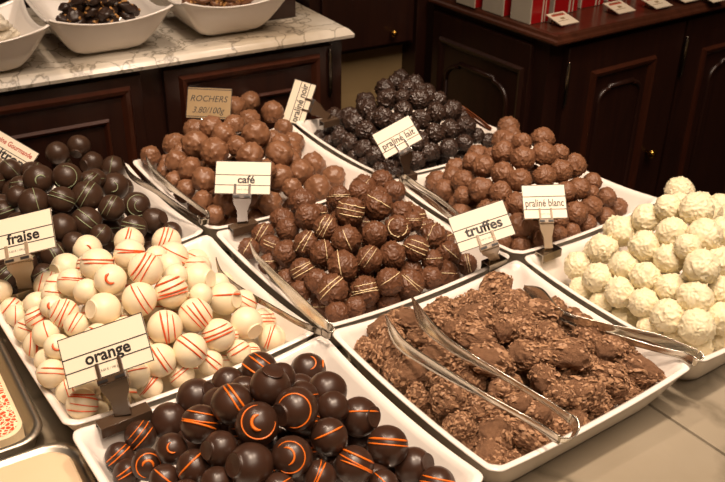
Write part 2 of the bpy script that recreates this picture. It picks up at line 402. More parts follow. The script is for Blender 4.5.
for (x, y), lb in SB:
    o = mesh_obj('footed_bowl', sme, None, (x, y, SLAB_Z)); o.rotation_euler.z = TH; tag(o, lb, 'bowl', 'footed bowls on the marble slab')
# ---------------------------------------------------------------- chocolate shapes
def fbm(v, sc, seed, oct=3):
    return noise.fractal(Vector(v)*sc+Vector((seed*7.3, seed*3.1, seed*1.7)), 1.0, 2.0, oct)
def ridge(v, sc, seed):
    p = Vector(v)*sc+Vector((seed*5.3, -seed*2.9, seed*4.1))
    w = noise.noise_vector(p*.6)*.9
    return 1-abs(noise.noise(p+w))*2.2
def disp_crinkle(seed, amp=.075, spike=0):
    def fn(d):
        p = Vector(d); w = noise.noise_vector(p*1.3+Vector((seed, 0, 0)))*.45
        q = p+w
        n1 = abs(noise.noise(q*2.1+Vector((seed*5.3, 1, 2)))); n2 = abs(noise.noise(q*3.9+Vector((2, seed*3.1, 5))))
        a = max(0, 1-n1*4.5); b_ = max(0, 1-n2*4.0); c = abs(noise.noise(q*7+Vector((5, 1, seed))))
        r = 1+.06*fbm(d, 1.2, seed+4, 2)+amp*(a*a-.25)+amp*.62*(b_*b_-.25)-amp*.35*c
        if spike: r += spike*max(0, noise.noise(p*4.2+Vector((seed*2, 7, 1)))-.28)*b_
        return r
    return fn
def disp_rocher(seed):
    def fn(d):
        r = 1+.10*fbm(d, 1.2, seed, 2)
        c = noise.cell_vector if False else None
        dist = noise.voronoi(Vector(d)*2.6+Vector((seed*3.7, 1, 0)))[0][0]
        r += .11*max(0, .55-dist)/.55*(1 if noise.noise(Vector(d)*2+Vector((seed, 3, 1))) > -.1 else .3)
        dist2 = noise.voronoi(Vector(d)*6+Vector((seed*1.7, 5, 0)))[0][0]
        msk = max(0, noise.noise(Vector(d)*1.6+Vector((0, seed*2, 1))))*1.6
        return r+.05*max(0, .5-dist2)*msk*2
    return fn
def disp_smooth(seed):
    return lambda d: 1+.012*fbm(d, 1.1, seed, 2)
def sph(fn, sub, m, name):
    bm = bmesh.new(); bmesh.ops.create_icosphere(bm, subdivisions=sub, radius=1)
    for v in bm.verts: n = v.co.normalized(); v.co = n*fn(n)
    me = D.meshes.new(name); bm.to_mesh(me); bm.free(); me.materials.append(m)
    me.polygons.foreach_set('use_smooth', [True]*len(me.polygons)); return me
def foot_ball(seed, m, ridged):
    """dipped ball with a small flat foot at -z"""
    mb = MB(); prof = [(0, 1.0)]
    for k in range(1, 23):
        a = math.radians(k*6.6); prof.append((math.sin(a), math.cos(a)))
    prof += [(.49, -.885), (.50, -.90), (.53, -.915), (.545, -.935), (.535, -.955), (.49, -.963)]
    for k in range(5):
        r = .45-.08*k; prof += [(r, -.958), (r-.02, -.945 if ridged else -.957), (r-.05, -.945 if ridged else -.957)]
    prof.append((0, -.955))
    mb.lathe(prof, 40)
    me = mb.mesh('ball', m)
    for v in me.vertices:
        n = v.co.normalized(); k = 1+.022*fbm(n, 1.2, seed, 2); v.co.x *= k; v.co.y *= k*(1+.02*math.sin(seed)); v.co.z *= k*(.985+.02*math.cos(seed*2))
        e = noise.noise(Vector((n.x*2+seed, n.y*2, 0)))
        if v.co.z < -.88 and v.co.xy.length > .4: v.co.x *= 1+.13*e; v.co.y *= 1+.13*e
    return me
def chunk(seed):
    """rough oblong truffe with chocolate flakes stuck on"""
    rs = random.Random(seed); el = 1.0
    bm = bmesh.new(); bmesh.ops.create_icosphere(bm, subdivisions=5, radius=1)
    def fn(n):
        return 1+.26*fbm(n, 1.2, seed, 2)+.16*(ridge(n, 2.2, seed)-.3)+.10*fbm(n, 6, seed+3, 3)+.05*abs(noise.noise(Vector(n)*11+Vector((seed, 0, 0))))
    smooth = Vector((rs.uniform(-1, 1), rs.uniform(-1, 1), rs.uniform(-1, 1))).normalized()
    for v in bm.verts:
        n = v.co.normalized(); k = fn(n); s_ = max(0, n.dot(smooth)-.55)*2
        v.co = n*(k*(1-s_)+s_*(1+.12*fbm(n, 1.1, seed, 2)))
    vs = [v.co.copy() for v in bm.verts]; bm.verts.index_update(); fs = [[v.index for v in f.verts] for f in bm.faces]; bm.free()
    mb = MB(); mb.add(vs, fs, 0, True)
    for k in range(230):
        n = Vector((rs.gauss(0, 1), rs.gauss(0, 1), rs.gauss(0, 1))).normalized()
        if n.dot(smooth) > .66: continue
        p = n*fn(n)*1.0; a = n.orthogonal().normalized(); a.rotate(Quaternion(n, rs.uniform(0, 6.28))); tl = rs.uniform(-.8, .8)
        b_ = n.cross(a); nn = (n+a*tl+b_*rs.uniform(-.4, .4)).normalized(); a = (a-nn*a.dot(nn)).normalized(); b_ = nn.cross(a)
        L = rs.uniform(.06, .19); Wd = L*rs.uniform(.3, .8); T = .022; c = rs.uniform(.0, .06)
        q = []
        for zz in (-T, T):
            for i in range(4):
                xx = -L+2*L*i/3; bend = c*(1-(xx/L)**2); jw = rs.uniform(.7, 1.1)
                q.append(p+a*xx+b_*(-Wd*jw)+nn*(zz+bend+.012)); q.append(p+a*xx+b_*(Wd*jw)+nn*(zz+bend+.012))
        f = []
        for i in range(3):
            f.append((8+2*i, 8+2*i+2, 8+2*i+3, 8+2*i+1)); f.append((2*i+1, 2*i+3, 2*i+2, 2*i))
            f.append((2*i, 2*i+2, 8+2*i+2, 8+2*i)); f.append((2*i+3, 2*i+1, 8+2*i+1, 8+2*i+3))
        f += [(1, 0, 8, 9), (6, 7, 15, 14)]
        mb.add(q, f, 1)
    return mb.mesh('truffe', [M['truffe'], M['flake']])
V = {}
V['A'] = [foot_ball(i, M['dark'], True) for i in range(5)]
V['B'] = [foot_ball(i+10, M['white'], True) for i in range(5)]
V['C'] = [foot_ball(i+20, M['dark_c'], False) for i in range(5)]
FN = {}
for b, m_, amp, sp in (('E', 'milk_e', .12, 0), ('G', 'dark_cr', .17, 0), ('H', 'milk', .105, 0), ('I', 'white_cr', .085, .35)):
    FN[b] = [disp_crinkle(ord(b)+i*3.3, amp, sp) for i in range(6)]; V[b] = [sph(f_, 5, M[m_], 'truffle') for f_ in FN[b]]
FN['D'] = [disp_rocher(i*2.1+1) for i in range(7)]; V['D'] = [sph(f_, 5, M['rocher'], 'rocher') for f_ in FN['D']]
V['F'] = [chunk(i+1) for i in range(7)]
# ---------------------------------------------------------------- icing stripes, in directions of a ball (unit sphere)
def stripe_mesh(style, ang, fr, fn, mt, rs, wd, name):
    X, Y, Z = fr; paths = []
    a = math.radians(ang); dr = X*math.cos(a)+Y*math.sin(a); nr = -X*math.sin(a)+Y*math.cos(a)
    def small(n, dd, o, t0, t1, k=26):
        s = math.sqrt(max(0, 1-o*o)); pp = n.cross(dd); pp = pp if pp.dot(Z) > 0 else -pp
        return [n*o+(dd*math.cos(t)+pp*math.sin(t))*s for t in [t0+(t1-t0)*i/k for i in range(k+1)]]
    def circ(c, rad, a0, a1, k=24):
        u = c.orthogonal().normalized() if abs(c.dot(Y)) > .95 else (Y-c*Y.dot(c)).normalized(); w = c.cross(u)
        return [c*math.cos(rad)+(u*math.cos(t)+w*math.sin(t))*math.sin(rad) for t in [a0+(a1-a0)*i/k for i in range(k+1)]]
    if 's' in style:
        n_ = int(style[style.index('s')+1]) if style[style.index('s')+1:style.index('s')+2].isdigit() else 1
        for i in range(n_):
            o = .18+(i-(n_-1)/2)*.30+rs.uniform(-.06, .06)
            tl = rs.uniform(-.12, .12); nn = (nr+Z*tl+dr*rs.uniform(-.08, .08)).normalized(); dd = (dr-nn*dr.dot(nn)).normalized()
            paths.append(small(nn, dd, max(-.8, min(.8, o)), rs.choice([.1, .2, .5]), rs.choice([2.95, 2.8, 2.4])))
    if 'r' in style:
        c = (Z+dr*.15+nr*.05).normalized(); paths.append(circ(c, .82, a-.6, a+PI+.9))
        if 'rr' in style: paths.append(circ((Z+dr*.3).normalized(), .42, a+.3, a+PI+.3))
    if 'h' in style:
        c = (Z+dr*.12).normalized(); paths.append(circ(c, .33, a-PI*.2, a+PI*.85))
    if 'k' in style:
        paths.append(circ((Z+Y*.5).normalized(), .42, -PI*.9, -PI*.1)); nn = X; paths.append(small(X, Y, .8, .3, 1.3))
    if not paths: return None
    mb = MB()
    for p in paths:
        k = len(p); w0 = wd*rs.uniform(.6, 1.15)*(1.7 if ('h' in style and p is paths[-1]) else 1)
        mb.tube([q.normalized()*(fn(q.normalized())+.012) for q in p], [w0*(.35+.65*min(1, 6*min(i, k-1-i)/k)) for i in range(k)], 6)
    return mb.mesh(name, mt)
DATA = """
A 2482 5238 488 127 p 0 1 1 5
A 2762 5226 504 145 s3 -35 1 2 5
A 2404 4407 1033 137 f 80 1 3 5
A 2575 4553 945 101 x 0 1 4 5
A 3176 5157 366 145 k 20 1 5 5
A 2193 5216 487 145 f 25 2 1 10
A 2259 4978 561 116 x 0 2 2 10
A 2156 4503 928 141 s2 -55 2 3 10
A 2485 4976 575 116 x 0 2 4 10
A 2336 4659 764 116 x 0 2 5 10
A 2454 4150 985 145 rf 200 2 6 10
A 2861 4766 569 116 x 0 2 7 10
A 2691 4464 767 116 x 0 2 8 10
A 2948 4525 670 145 f -110 2 9 10
A 2811 4242 768 116 x 0 2 10 10
A 1947 5182 404 136 p 0 3 1 8
A 1955 4620 764 131 s3 -10 3 2 8
A 2135 4772 580 116 x 0 3 3 8
A 2258 4563 568 116 x 0 3 4 8
A 2188 4215 936 145 rh 40 3 5 8
A 2617 4362 580 116 x 0 3 6 8
A 2568 4249 763 116 x 0 3 7 8
A 3009 4194 622 142 sf 0 3 8 8
A 1708 5171 381 114 s3 55 4 1 11
A 1751 4674 599 108 h 60 4 2 11
A 1978 4882 383 116 x 0 4 3 11
A 1941 4283 794 117 f 185 4 4 11
A 2381 4344 572 116 x 0 4 5 11
A 2483 4151 578 116 x 0 4 6 11
A 2606 3981 792 126 s1 20 4 7 11
A 2736 4152 573 116 x 0 4 8 11
A 2811 4246 372 116 x 0 4 9 11
A 3054 4246 384 116 x 0 4 10 11
A 3066 3917 522 144 s2 -5 4 11 11
A 1525 5144 294 105 s2 45 5 1 10
A 1603 4793 443 109 rh -60 5 2 10
A 1784 4382 640 117 s1 45 5 3 10
A 2130 4349 576 116 x 0 5 4 10
A 2038 4042 782 145 f 180 5 5 10
A 2255 4142 581 116 x 0 5 6 10
A 2291 3948 799 132 rr 180 5 7 10
A 2695 4034 374 116 x 0 5 8 10
A 2689 3797 631 129 s3 -25 5 9 10
A 3216 3797 341 135 f 10 5 10 10
A 1501 4928 308 104 s2 35 6 1 10
A 1615 4505 518 104 s1 -40 6 2 10
A 1973 4455 383 116 x 0 6 3 10
A 1825 4125 678 105 p 0 6 4 10
A 2126 3840 687 104 s1 30 6 5 10
A 2415 3806 664 109 s2 65 6 6 10
A 2902 3828 375 101 x 0 6 7 10
A 2840 3663 473 104 s1 -40 6 8 10
A 3093 3931 178 116 x 0 6 9 10
A 3240 3552 344 126 s2 -10 6 10 10
A 1646 4239 571 106 s2 20 7 1 1
A 2974 4136 180 116 x 0 0 0 0
A 2608 4351 192 116 x 0 0 0 0
A 3169 4448 372 116 x 0 0 0 0
A 2092 4661 377 116 x 0 0 0 0
A 3181 4884 380 116 x 0 0 0 0
A 2740 4972 562 116 x 0 0 0 0
B 2297 7760 569 137 h 200 1 1 4
B 2622 7485 677 137 s2 75 1 2 4
B 2267 6504 1120 128 s2 0 1 3 4
B 2980 7438 591 137 s3 70 1 4 4
B 2010 7548 557 137 f 200 2 1 11
B 2115 7189 721 110 x 0 2 2 11
B 2011 6596 1060 137 s2 -5 2 3 11
B 2254 6706 900 110 x 0 2 4 11
B 2302 6260 1085 137 s3 60 2 5 11
B 2576 6703 905 96 x 0 2 6 11
B 2607 6504 899 110 x 0 2 7 11
B 2761 6777 805 137 s2 -25 2 8 11
B 2894 6595 726 110 x 0 2 9 11
B 3224 7327 342 120 s1 -30 2 10 11
B 3062 6894 534 110 x 0 2 11 11
B 1789 7399 514 132 s3 75 3 1 8
B 1770 7004 722 110 x 0 3 2 8
B 1806 6695 909 114 s2 0 3 3 8
B 2022 6336 1043 125 h 60 3 4 8
B 2576 6298 914 96 x 0 3 5 8
B 2782 6311 806 137 f 0 3 6 8
B 3051 6500 546 110 x 0 3 7 8
B 3235 6792 356 110 x 0 3 8 8
B 1384 7497 549 102 p 0 4 1 12
B 1588 7102 546 110 x 0 4 2 12
B 1672 6796 781 104 s1 -10 4 3 12
B 1873 6797 730 110 x 0 4 4 12
B 1839 6424 949 101 p 0 4 5 12
B 2228 6608 718 110 x 0 4 6 12
B 2162 6103 927 137 s2 -60 4 7 12
B 2441 6106 900 137 s4 20 4 8 12
B 2539 6206 731 96 x 0 4 9 12
B 2678 6053 810 96 x 0 4 10 12
B 2923 6110 651 137 sf 0 4 11 12
B 3144 6180 491 117 s2 -30 4 12 12
B 1427 7371 421 97 s2 50 5 1 13
B 1420 7175 451 98 s1 90 5 2 13
B 1604 7335 375 110 f -60 5 3 13
B 1477 6693 671 97 s4 30 5 4 13
B 1596 6618 783 97 h 80 5 5 13
B 1636 6419 810 119 s4 65 5 6 13
B 1873 6408 723 110 x 0 5 7 13
B 1882 6166 896 131 f 180 5 8 13
B 2110 6402 717 110 x 0 5 9 13
B 2076 6208 729 96 x 0 5 10 13
B 2296 6212 725 96 x 0 5 11 13
B 2492 6309 539 110 x 0 5 12 13
B 2551 5915 731 136 s4 -50 5 13 13
B 1399 6783 526 104 s2 -20 6 1 12
B 1457 6392 694 108 s1 -70 6 2 12
B 1693 6496 549 110 x 0 6 3 12
B 1660 6213 804 98 s2 60 6 4 12
B 1964 5961 755 128 s2 30 6 5 12
B 2258 6297 543 110 x 0 6 6 12
B 2266 5881 738 137 s3 -80 6 7 12
B 2600 6111 540 110 x 0 6 8 12
B 2672 5753 573 135 s3 20 6 9 12
B 2910 6205 369 110 x 0 6 10 12
B 3006 5886 493 137 f -45 6 11 12
B 3237 6002 363 110 x 0 6 12 12
B 1406 6516 535 115 s3 90 7 1 10
B 1479 6192 676 102 h 100 7 2 10
B 1735 5943 796 119 s3 -20 7 3 10
B 1915 6116 541 110 x 0 7 4 10
B 2143 6113 541 110 x 0 7 5 10
B 2336 5916 541 96 x 0 7 6 10
B 2373 5669 590 137 s2 -35 7 7 10
B 2802 5858 448 96 x 0 7 8 10
B 3055 6114 172 110 x 0 7 9 10
B 3205 5801 311 115 s2 70 7 10 10
B 1402 6275 522 103 s1 -60 8 1 12
B 1589 6030 667 109 p 0 8 2 12
B 1773 6202 357 110 x 0 8 3 12
B 1758 5820 608 118 s2 50 8 4 12
B 1985 6205 368 110 x 0 8 5 12
B 2099 6019 361 110 x 0 8 6 12
B 2119 5906 544 96 x 0 8 7 12
B 2119 5711 573 132 s2 -55 8 8 12
B 2533 5649 412 102 s2 -40 8 9 12
B 2725 5767 277 96 x 0 8 10 12
B 2798 5651 415 101 s2 35 8 11 12
B 2953 5756 271 96 x 0 8 12 12
B 1368 6070 538 110 s2 -5 9 1 6
B 1530 6210 364 110 x 0 9 2 6
B 1896 5654 566 110 s1 10 9 3 6
B 2256 5909 179 110 x 0 9 4 6
B 2276 5664 387 104 s2 40 9 5 6
B 2482 5909 186 110 x 0 9 6 6
B 1451 5946 408 103 s3 -70 10 1 6
B 1567 5815 485 104 p 0 10 2 6
B 1762 5813 360 110 x 0 10 3 6
B 1802 5911 178 110 x 0 10 4 6
B 2027 5909 187 110 x 0 10 5 6
B 2000 5660 392 102 s2 55 10 6 6
B 1451 5647 472 117 s4 -5 11 1 2
B 1581 5764 269 96 x 0 11 2 2
B 2378 6890 909 110 x 0 0 0 0
C 2393 10052 639 154 s1 70 1 1 3
C 2694 9683 784 129 p 0 1 2 3
C 2970 9755 778 129 f 250 1 3 3
C 2162 9725 693 123 s1 -50 2 1 6
C 2398 9735 568 154 s1 60 2 2 6
C 2749 9768 583 113 s1 30 2 3 6
C 2441 8564 987 145 r 150 2 4 6
C 3053 9634 594 128 f 200 2 5 6
C 3265 9537 517 137 s1 80 2 6 6
C 1929 9684 605 148 s1 10 3 1 9
C 2139 9545 502 143 s1 30 3 2 9
C 2077 8988 799 123 x 0 3 3 9
C 2203 8728 956 152 h -20 3 4 9
C 2554 8352 834 151 s2 60 3 5 9
C 2666 8571 879 109 s2 40 3 6 9
C 2795 8773 795 107 x 0 3 7 9
C 2978 8742 668 147 h 200 3 8 9
C 3224 9205 398 123 x 0 3 9 9
C 1864 9090 600 123 x 0 4 1 7
C 1968 8729 828 111 p 0 4 2 7
C 2050 8467 844 149 s1 -80 4 3 7
C 2285 8334 869 133 s2 -20 4 4 7
C 2469 8647 610 107 x 0 4 5 7
C 2730 8194 713 132 s2 60 4 6 7
C 3062 8375 566 142 rr 0 4 7 7
C 1819 8785 666 130 s2 20 5 1 7
C 1860 8442 668 123 p 0 5 2 7
C 2253 8426 602 123 x 0 5 3 7
C 2181 8101 691 139 p 0 5 4 7
C 2445 8163 642 153 s2 -40 5 5 7
C 2845 8546 404 123 x 0 5 6 7
C 3153 8160 453 134 f 20 5 7 7
C 1637 8641 588 129 p 0 6 1 9
C 1684 8306 592 126 p 0 6 2 9
C 1985 8246 680 121 s1 20 6 3 9
C 2075 8539 389 123 x 0 6 4 9
C 2502 7928 587 109 s1 50 6 5 9
C 2714 8318 398 123 x 0 6 6 9
C 2866 8003 521 134 s2 -10 6 7 9
C 3137 8224 187 123 x 0 6 8 9
C 3259 7977 367 109 s1 -50 6 9 9
C 1821 8554 391 123 x 0 7 1 8
C 1844 8137 544 120 s2 10 7 2 8
C 1943 8316 400 123 x 0 7 3 8
C 2027 7956 494 133 s3 -60 7 4 8
C 2213 7887 607 109 p 0 7 5 8
C 2582 8104 401 123 x 0 7 6 8
C 2709 7873 396 123 x 0 7 7 8
C 3010 7986 193 123 x 0 7 8 8
C 1522 8258 429 121 s2 50 8 1 6
C 1565 8024 372 119 s4 45 8 2 6
C 1739 8435 200 123 x 0 8 3 6
C 1736 7947 510 116 s1 30 8 4 6
C 1857 8223 183 123 x 0 8 5 6
C 1865 7826 390 109 s2 30 8 6 6
C 1616 8212 186 123 x 0 9 1 2
C 1728 7984 184 123 x 0 9 2 2
C 1610 8651 186 123 x 0 0 0 0
C 1614 9087 185 123 x 0 0 0 0
C 1559 8994 398 123 x 0 0 0 0
C 1692 9199 389 123 x 0 0 0 0
D 5175 10103 674 151 p 0 1 1 3
D 5590 10465 565 151 p 0 1 2 3
D 5562 9789 634 151 p 0 1 3 3
D 4440 9784 628 151 p 0 2 1 6
D 4262 8925 992 133 p 0 2 2 6
D 4520 8868 997 120 x 0 2 3 6
D 5235 9821 584 151 p 0 2 4 6
D 4605 8516 974 151 p 0 2 5 6
D 5554 9503 514 126 p 0 2 6 6
D 4076 9610 581 150 p 0 3 1 7
D 4024 8879 866 151 p 0 3 2 7
D 4275 8664 994 130 p 0 3 3 7
D 4331 8461 922 108 p 0 3 4 7
D 5139 9091 580 120 x 0 3 5 7
D 4941 8539 781 105 x 0 3 6 7
D 5524 9239 402 151 p 0 3 7 7
D 3736 9548 550 126 p 0 4 1 8
D 4031 9304 591 120 x 0 4 2 8
D 4077 8512 894 151 p 0 4 3 8
D 4370 8241 873 137 p 0 4 4 8
D 4694 8554 779 105 x 0 4 5 8
D 4787 8316 761 151 p 0 4 6 8
D 5014 8444 594 120 x 0 4 7 8
D 5153 8661 596 120 x 0 4 8 8
D 3706 9051 545 107 p 0 5 1 12
D 3913 9489 415 123 p 0 5 2 12
D 3783 8899 701 136 p 0 5 3 12
D 3813 8594 711 129 p 0 5 4 12
D 4029 8868 588 120 x 0 5 5 12
D 4157 8666 588 120 x 0 5 6 12
D 4133 8241 700 141 p 0 5 7 12
D 4407 8661 592 120 x 0 5 8 12
D 4292 8029 725 140 p 0 5 9 12
D 4508 8125 711 112 p 0 5 10 12
D 4970 8165 548 147 p 0 5 11 12
D 5479 8682 318 151 p 0 5 12 12
D 3711 8854 477 112 p 0 6 1 9
D 3649 8690 589 107 p 0 6 2 9
D 3683 8469 567 107 p 0 6 3 9
D 3845 8336 681 142 p 0 6 4 9
D 4729 8336 398 120 x 0 6 5 9
D 4693 8144 560 146 p 0 6 6 9
D 4700 7904 526 107 p 0 6 7 9
D 5075 7949 406 148 p 0 6 8 9
D 5479 8238 321 151 p 0 6 9 9
D 3914 9088 194 120 x 0 7 1 8
D 3736 8178 515 119 p 0 7 2 8
D 4103 8555 388 120 x 0 7 3 8
D 3961 8087 489 141 p 0 7 4 8
D 4130 7918 575 126 p 0 7 5 8
D 4360 8114 394 120 x 0 7 6 8
D 4489 8331 385 120 x 0 7 7 8
D 4389 7861 442 127 p 0 7 8 8
D 3900 8646 200 120 x 0 8 1 5
D 3763 7970 437 107 p 0 8 2 5
D 4160 8227 191 120 x 0 8 3 5
D 4525 8002 194 120 x 0 8 4 5
D 4772 8016 191 120 x 0 8 5 5
D 3896 8213 199 120 x 0 9 1 3
D 4025 8002 197 120 x 0 9 2 3
D 4272 8004 196 120 x 0 9 3 3
E 4777 6709 934 114 x 0 1 1 4
E 5333 7408 558 137 s1 50 1 2 4
E 5577 7410 574 123 p 0 1 3 4
E 5590 7188 531 120 p 0 1 4 4
E 4557 7467 571 143 p 0 2 1 6
E 4533 6711 945 114 x 0 2 2 6
E 4610 6816 744 114 x 0 2 3 6
E 4452 6399 937 138 s3 -10 2 4 6
E 5075 6806 757 114 x 0 2 5 6
E 4737 6343 957 143 s1 -30 2 6 6
E 4259 7387 478 124 p 0 3 1 9
E 4272 6884 724 133 p 0 3 2 9
E 4532 7129 569 114 x 0 3 3 9
E 4483 6600 751 114 x 0 3 4 9
E 4616 6410 747 114 x 0 3 5 9
E 5081 6401 751 114 x 0 3 6 9
E 5529 6887 383 143 s2 40 3 7 9
E 5051 6190 750 99 x 0 3 8 9
E 5357 6506 568 114 x 0 3 9 9
E 4008 7350 392 117 s2 60 4 1 8
E 4124 7032 559 111 p 0 4 2 8
E 4231 6487 791 122 s3 60 4 3 8
E 4281 6218 771 132 s1 -70 4 4 8
E 4541 6119 796 123 p 0 4 5 8
E 4809 6110 786 125 r 60 4 6 8
E 5319 6292 553 99 x 0 4 7 8
E 5261 6096 566 129 s1 70 4 8 8
E 3821 7320 302 103 s1 60 5 1 10
E 3927 7054 427 102 s2 -20 5 2 10
E 3899 6710 513 127 p 0 5 3 10
E 4044 6555 643 119 s2 60 5 4 10
E 4071 6302 653 117 s1 -80 5 5 10
E 4529 6295 557 114 x 0 5 6 10
E 4764 6290 570 114 x 0 5 7 10
E 4872 5901 642 125 s3 -25 5 8 10
E 5555 6256 351 105 s1 30 5 9 10
E 5301 5895 448 120 s1 -40 5 10 10
E 3763 6819 380 99 x 0 6 1 8
E 4134 6803 376 114 x 0 6 2 8
E 4262 6600 372 114 x 0 6 3 8
E 4134 6058 611 140 s1 100 6 4 8
E 4373 5966 649 127 s2 55 6 5 8
E 4613 5926 636 127 p 0 6 6 8
E 5006 5803 507 104 s1 0 6 7 8
E 5496 5840 283 102 s2 -80 6 8 8
E 3951 6920 187 114 x 0 7 1 12
E 3773 6485 362 102 p 0 7 2 12
E 3880 6365 489 117 s3 30 7 3 12
E 3903 6147 474 113 p 0 7 4 12
E 4252 6200 370 114 x 0 7 5 12
E 4497 6187 373 114 x 0 7 6 12
E 4617 5994 365 114 x 0 7 7 12
E 4417 5701 519 124 s1 30 7 8 12
E 4652 5700 415 140 s2 -40 7 9 12
E 4812 5881 413 120 p 0 7 10 12
E 4889 5670 416 106 p 0 7 11 12
E 5130 5752 320 142 s1 0 7 12 12
E 3778 6247 357 100 p 0 8 1 7
E 4064 6307 186 114 x 0 8 2 7
E 3909 5908 498 143 s2 40 8 3 7
E 4170 6090 187 114 x 0 8 4 7
E 4236 5828 407 143 s3 15 8 5 7
E 4415 5705 306 102 p 0 8 6 7
E 4761 5881 192 114 x 0 8 7 7
E 3936 6103 186 114 x 0 9 1 4
E 3844 5727 376 102 p 0 9 2 4
E 4036 5721 363 102 p 0 9 3 4
E 4290 5880 176 114 x 0 9 4 4
E 4982 7373 491 143 p 0 0 0 0
E 5529 7276 336 120 p 0 0 0 0
F 5267 5190 429 121 1.87 38 1 1 1
F 4665 5205 404 86 1.39 0 2 1 10
F 4723 5043 480 84 x 0 2 2 10
F 4925 5044 485 84 x 0 2 3 10
F 4949 4878 487 97 x 0 2 4 10
F 5156 4881 480 97 x 0 2 5 10
F 4855 4578 668 106 1.07 30 2 6 10
F 5417 4964 329 97 x 0 2 7 10
F 5258 4698 484 97 x 0 2 8 10
F 5083 4454 604 121 1.84 -10 2 9 10
F 5356 4524 492 97 x 0 2 10 10
F 4230 5177 433 118 1.67 -20 3 1 9
F 4510 5135 325 97 x 0 3 2 9
F 4459 5045 492 97 x 0 3 3 9
F 4428 4882 482 84 x 0 3 4 9
F 4623 4867 490 84 x 0 3 5 9
F 4530 4597 675 119 2.04 -20 3 6 9
F 4852 4705 481 97 x 0 3 7 9
F 4728 4317 722 84 x 0 3 8 9
F 5428 4309 435 121 1.54 -20 3 9 9
F 3976 5209 430 100 1.33 20 4 1 13
F 4157 4811 500 108 1.89 -15 4 2 13
F 4420 4955 324 97 x 0 4 3 13
F 4300 4612 648 84 x 0 4 4 13
F 4445 4708 479 97 x 0 4 5 13
F 4358 4433 655 111 2.07 -15 4 6 13
F 4759 4529 489 97 x 0 4 7 13
F 4558 4302 740 88 1.1 0 4 8 13
F 4671 4183 707 86 1.24 0 4 9 13
F 4909 4182 621 92 1.39 10 4 10 13
F 4807 4060 692 94 1.24 0 4 11 13
F 5318 4445 319 97 x 0 4 12 13
F 5308 4047 477 107 1.38 -50 4 13 13
F 3781 5166 326 87 1.16 0 5 1 17
F 3904 5024 371 120 1.73 62 5 2 17
F 4094 4955 324 84 x 0 5 3 17
F 4243 5049 171 97 x 0 5 4 17
F 4012 4459 579 103 2.14 -10 5 5 17
F 4144 4594 493 119 1.83 -15 5 6 17
F 4412 4616 323 97 x 0 5 7 17
F 4421 4526 486 84 x 0 5 8 17
F 4210 4117 672 118 1.92 -20 5 9 17
F 4361 4237 583 109 2.07 -25 5 10 17
F 4648 4358 480 97 x 0 5 11 17
F 4566 4015 635 121 1.96 -10 5 12 17
F 4936 4001 544 119 2.0 -10 5 13 17
F 4798 3860 649 121 2.29 -10 5 14 17
F 5117 4012 484 84 x 0 5 15 17
F 5354 3851 478 99 1.57 -10 5 16 17
F 5509 3913 380 110 1.96 -15 5 17 17
F 3849 5053 168 97 x 0 6 1 15
F 3798 4785 322 84 x 0 6 2 15
F 4047 5052 162 97 x 0 6 3 15
F 3837 4613 400 121 1.42 15 6 4 15
F 3996 4781 320 84 x 0 6 5 15
F 4093 4619 329 84 x 0 6 6 15
F 4121 4359 483 84 x 0 6 7 15
F 4320 4442 329 97 x 0 6 8 15
F 4556 4172 488 97 x 0 6 9 15
F 4723 4008 488 84 x 0 6 10 15
F 4818 3834 477 84 x 0 6 11 15
F 5019 3826 483 84 x 0 6 12 15
F 5213 3912 326 97 x 0 6 13 15
F 5384 3743 326 84 x 0 6 14 15
F 5426 3577 407 112 2.22 -15 6 15 15
F 4044 4699 168 97 x 0 7 1 14
F 3917 4355 477 84 x 0 7 2 14
F 4124 4446 324 97 x 0 7 3 14
F 4144 4178 493 97 x 0 7 4 14
F 4409 4267 326 97 x 0 7 5 14
F 4317 3998 479 84 x 0 7 6 14
F 4516 4085 327 97 x 0 7 7 14
F 4709 4085 330 97 x 0 7 8 14
F 4541 3810 536 102 1.03 0 7 9 14
F 5046 4005 165 97 x 0 7 10 14
F 4924 3745 333 97 x 0 7 11 14
F 5151 3830 169 97 x 0 7 12 14
F 5101 3640 426 121 1.87 -30 7 13 14
F 5472 3576 230 84 1.25 0 7 14 14
F 3848 4697 169 97 x 0 8 1 13
F 3777 4443 316 86 1.04 0 8 2 13
F 3956 4534 162 97 x 0 8 3 13
F 3869 4161 425 121 1.35 -30 8 4 13
F 4020 4260 333 97 x 0 8 5 13
F 4117 4097 333 97 x 0 8 6 13
F 4310 4085 323 97 x 0 8 7 13
F 4199 3929 522 86 1.55 0 8 8 13
F 4422 3909 321 97 x 0 8 9 13
F 4652 4006 170 97 x 0 8 10 13
F 4526 3655 493 84 x 0 8 11 13
F 4757 3617 430 121 1.51 20 8 12 13
F 5210 3578 254 103 2.19 10 8 13 13
F 3860 4360 159 97 x 0 9 1 10
F 4152 4184 163 97 x 0 9 2 10
F 4032 3891 407 118 1.79 -10 9 3 10
F 4202 3770 477 86 1.5 20 9 4 10
F 4301 3646 427 86 1.48 20 9 5 10
F 4586 3749 322 84 x 0 9 6 10
F 4748 3824 168 97 x 0 9 7 10
F 4851 3663 161 97 x 0 9 8 10
F 4891 3571 318 84 x 0 9 9 10
F 5049 3648 164 97 x 0 9 10 10
F 3956 4186 160 97 x 0 10 1 8
F 3800 3988 291 86 1.24 0 10 2 8
F 3745 3882 402 86 1.13 0 10 3 8
F 4046 4013 162 97 x 0 10 4 8
F 4249 4006 159 97 x 0 10 5 8
F 4344 3830 169 97 x 0 10 6 8
F 4452 3537 318 86 1.39 0 10 7 8
F 4625 3543 279 86 1.13 0 10 8 8
F 3807 3828 266 86 1.24 0 11 1 5
F 3936 3701 351 113 1.21 0 11 2 5
F 4107 3562 377 115 2.15 -30 11 3 5
F 4279 3551 264 86 1.73 -10 11 4 5
F 4448 3664 157 97 x 0 11 5 5
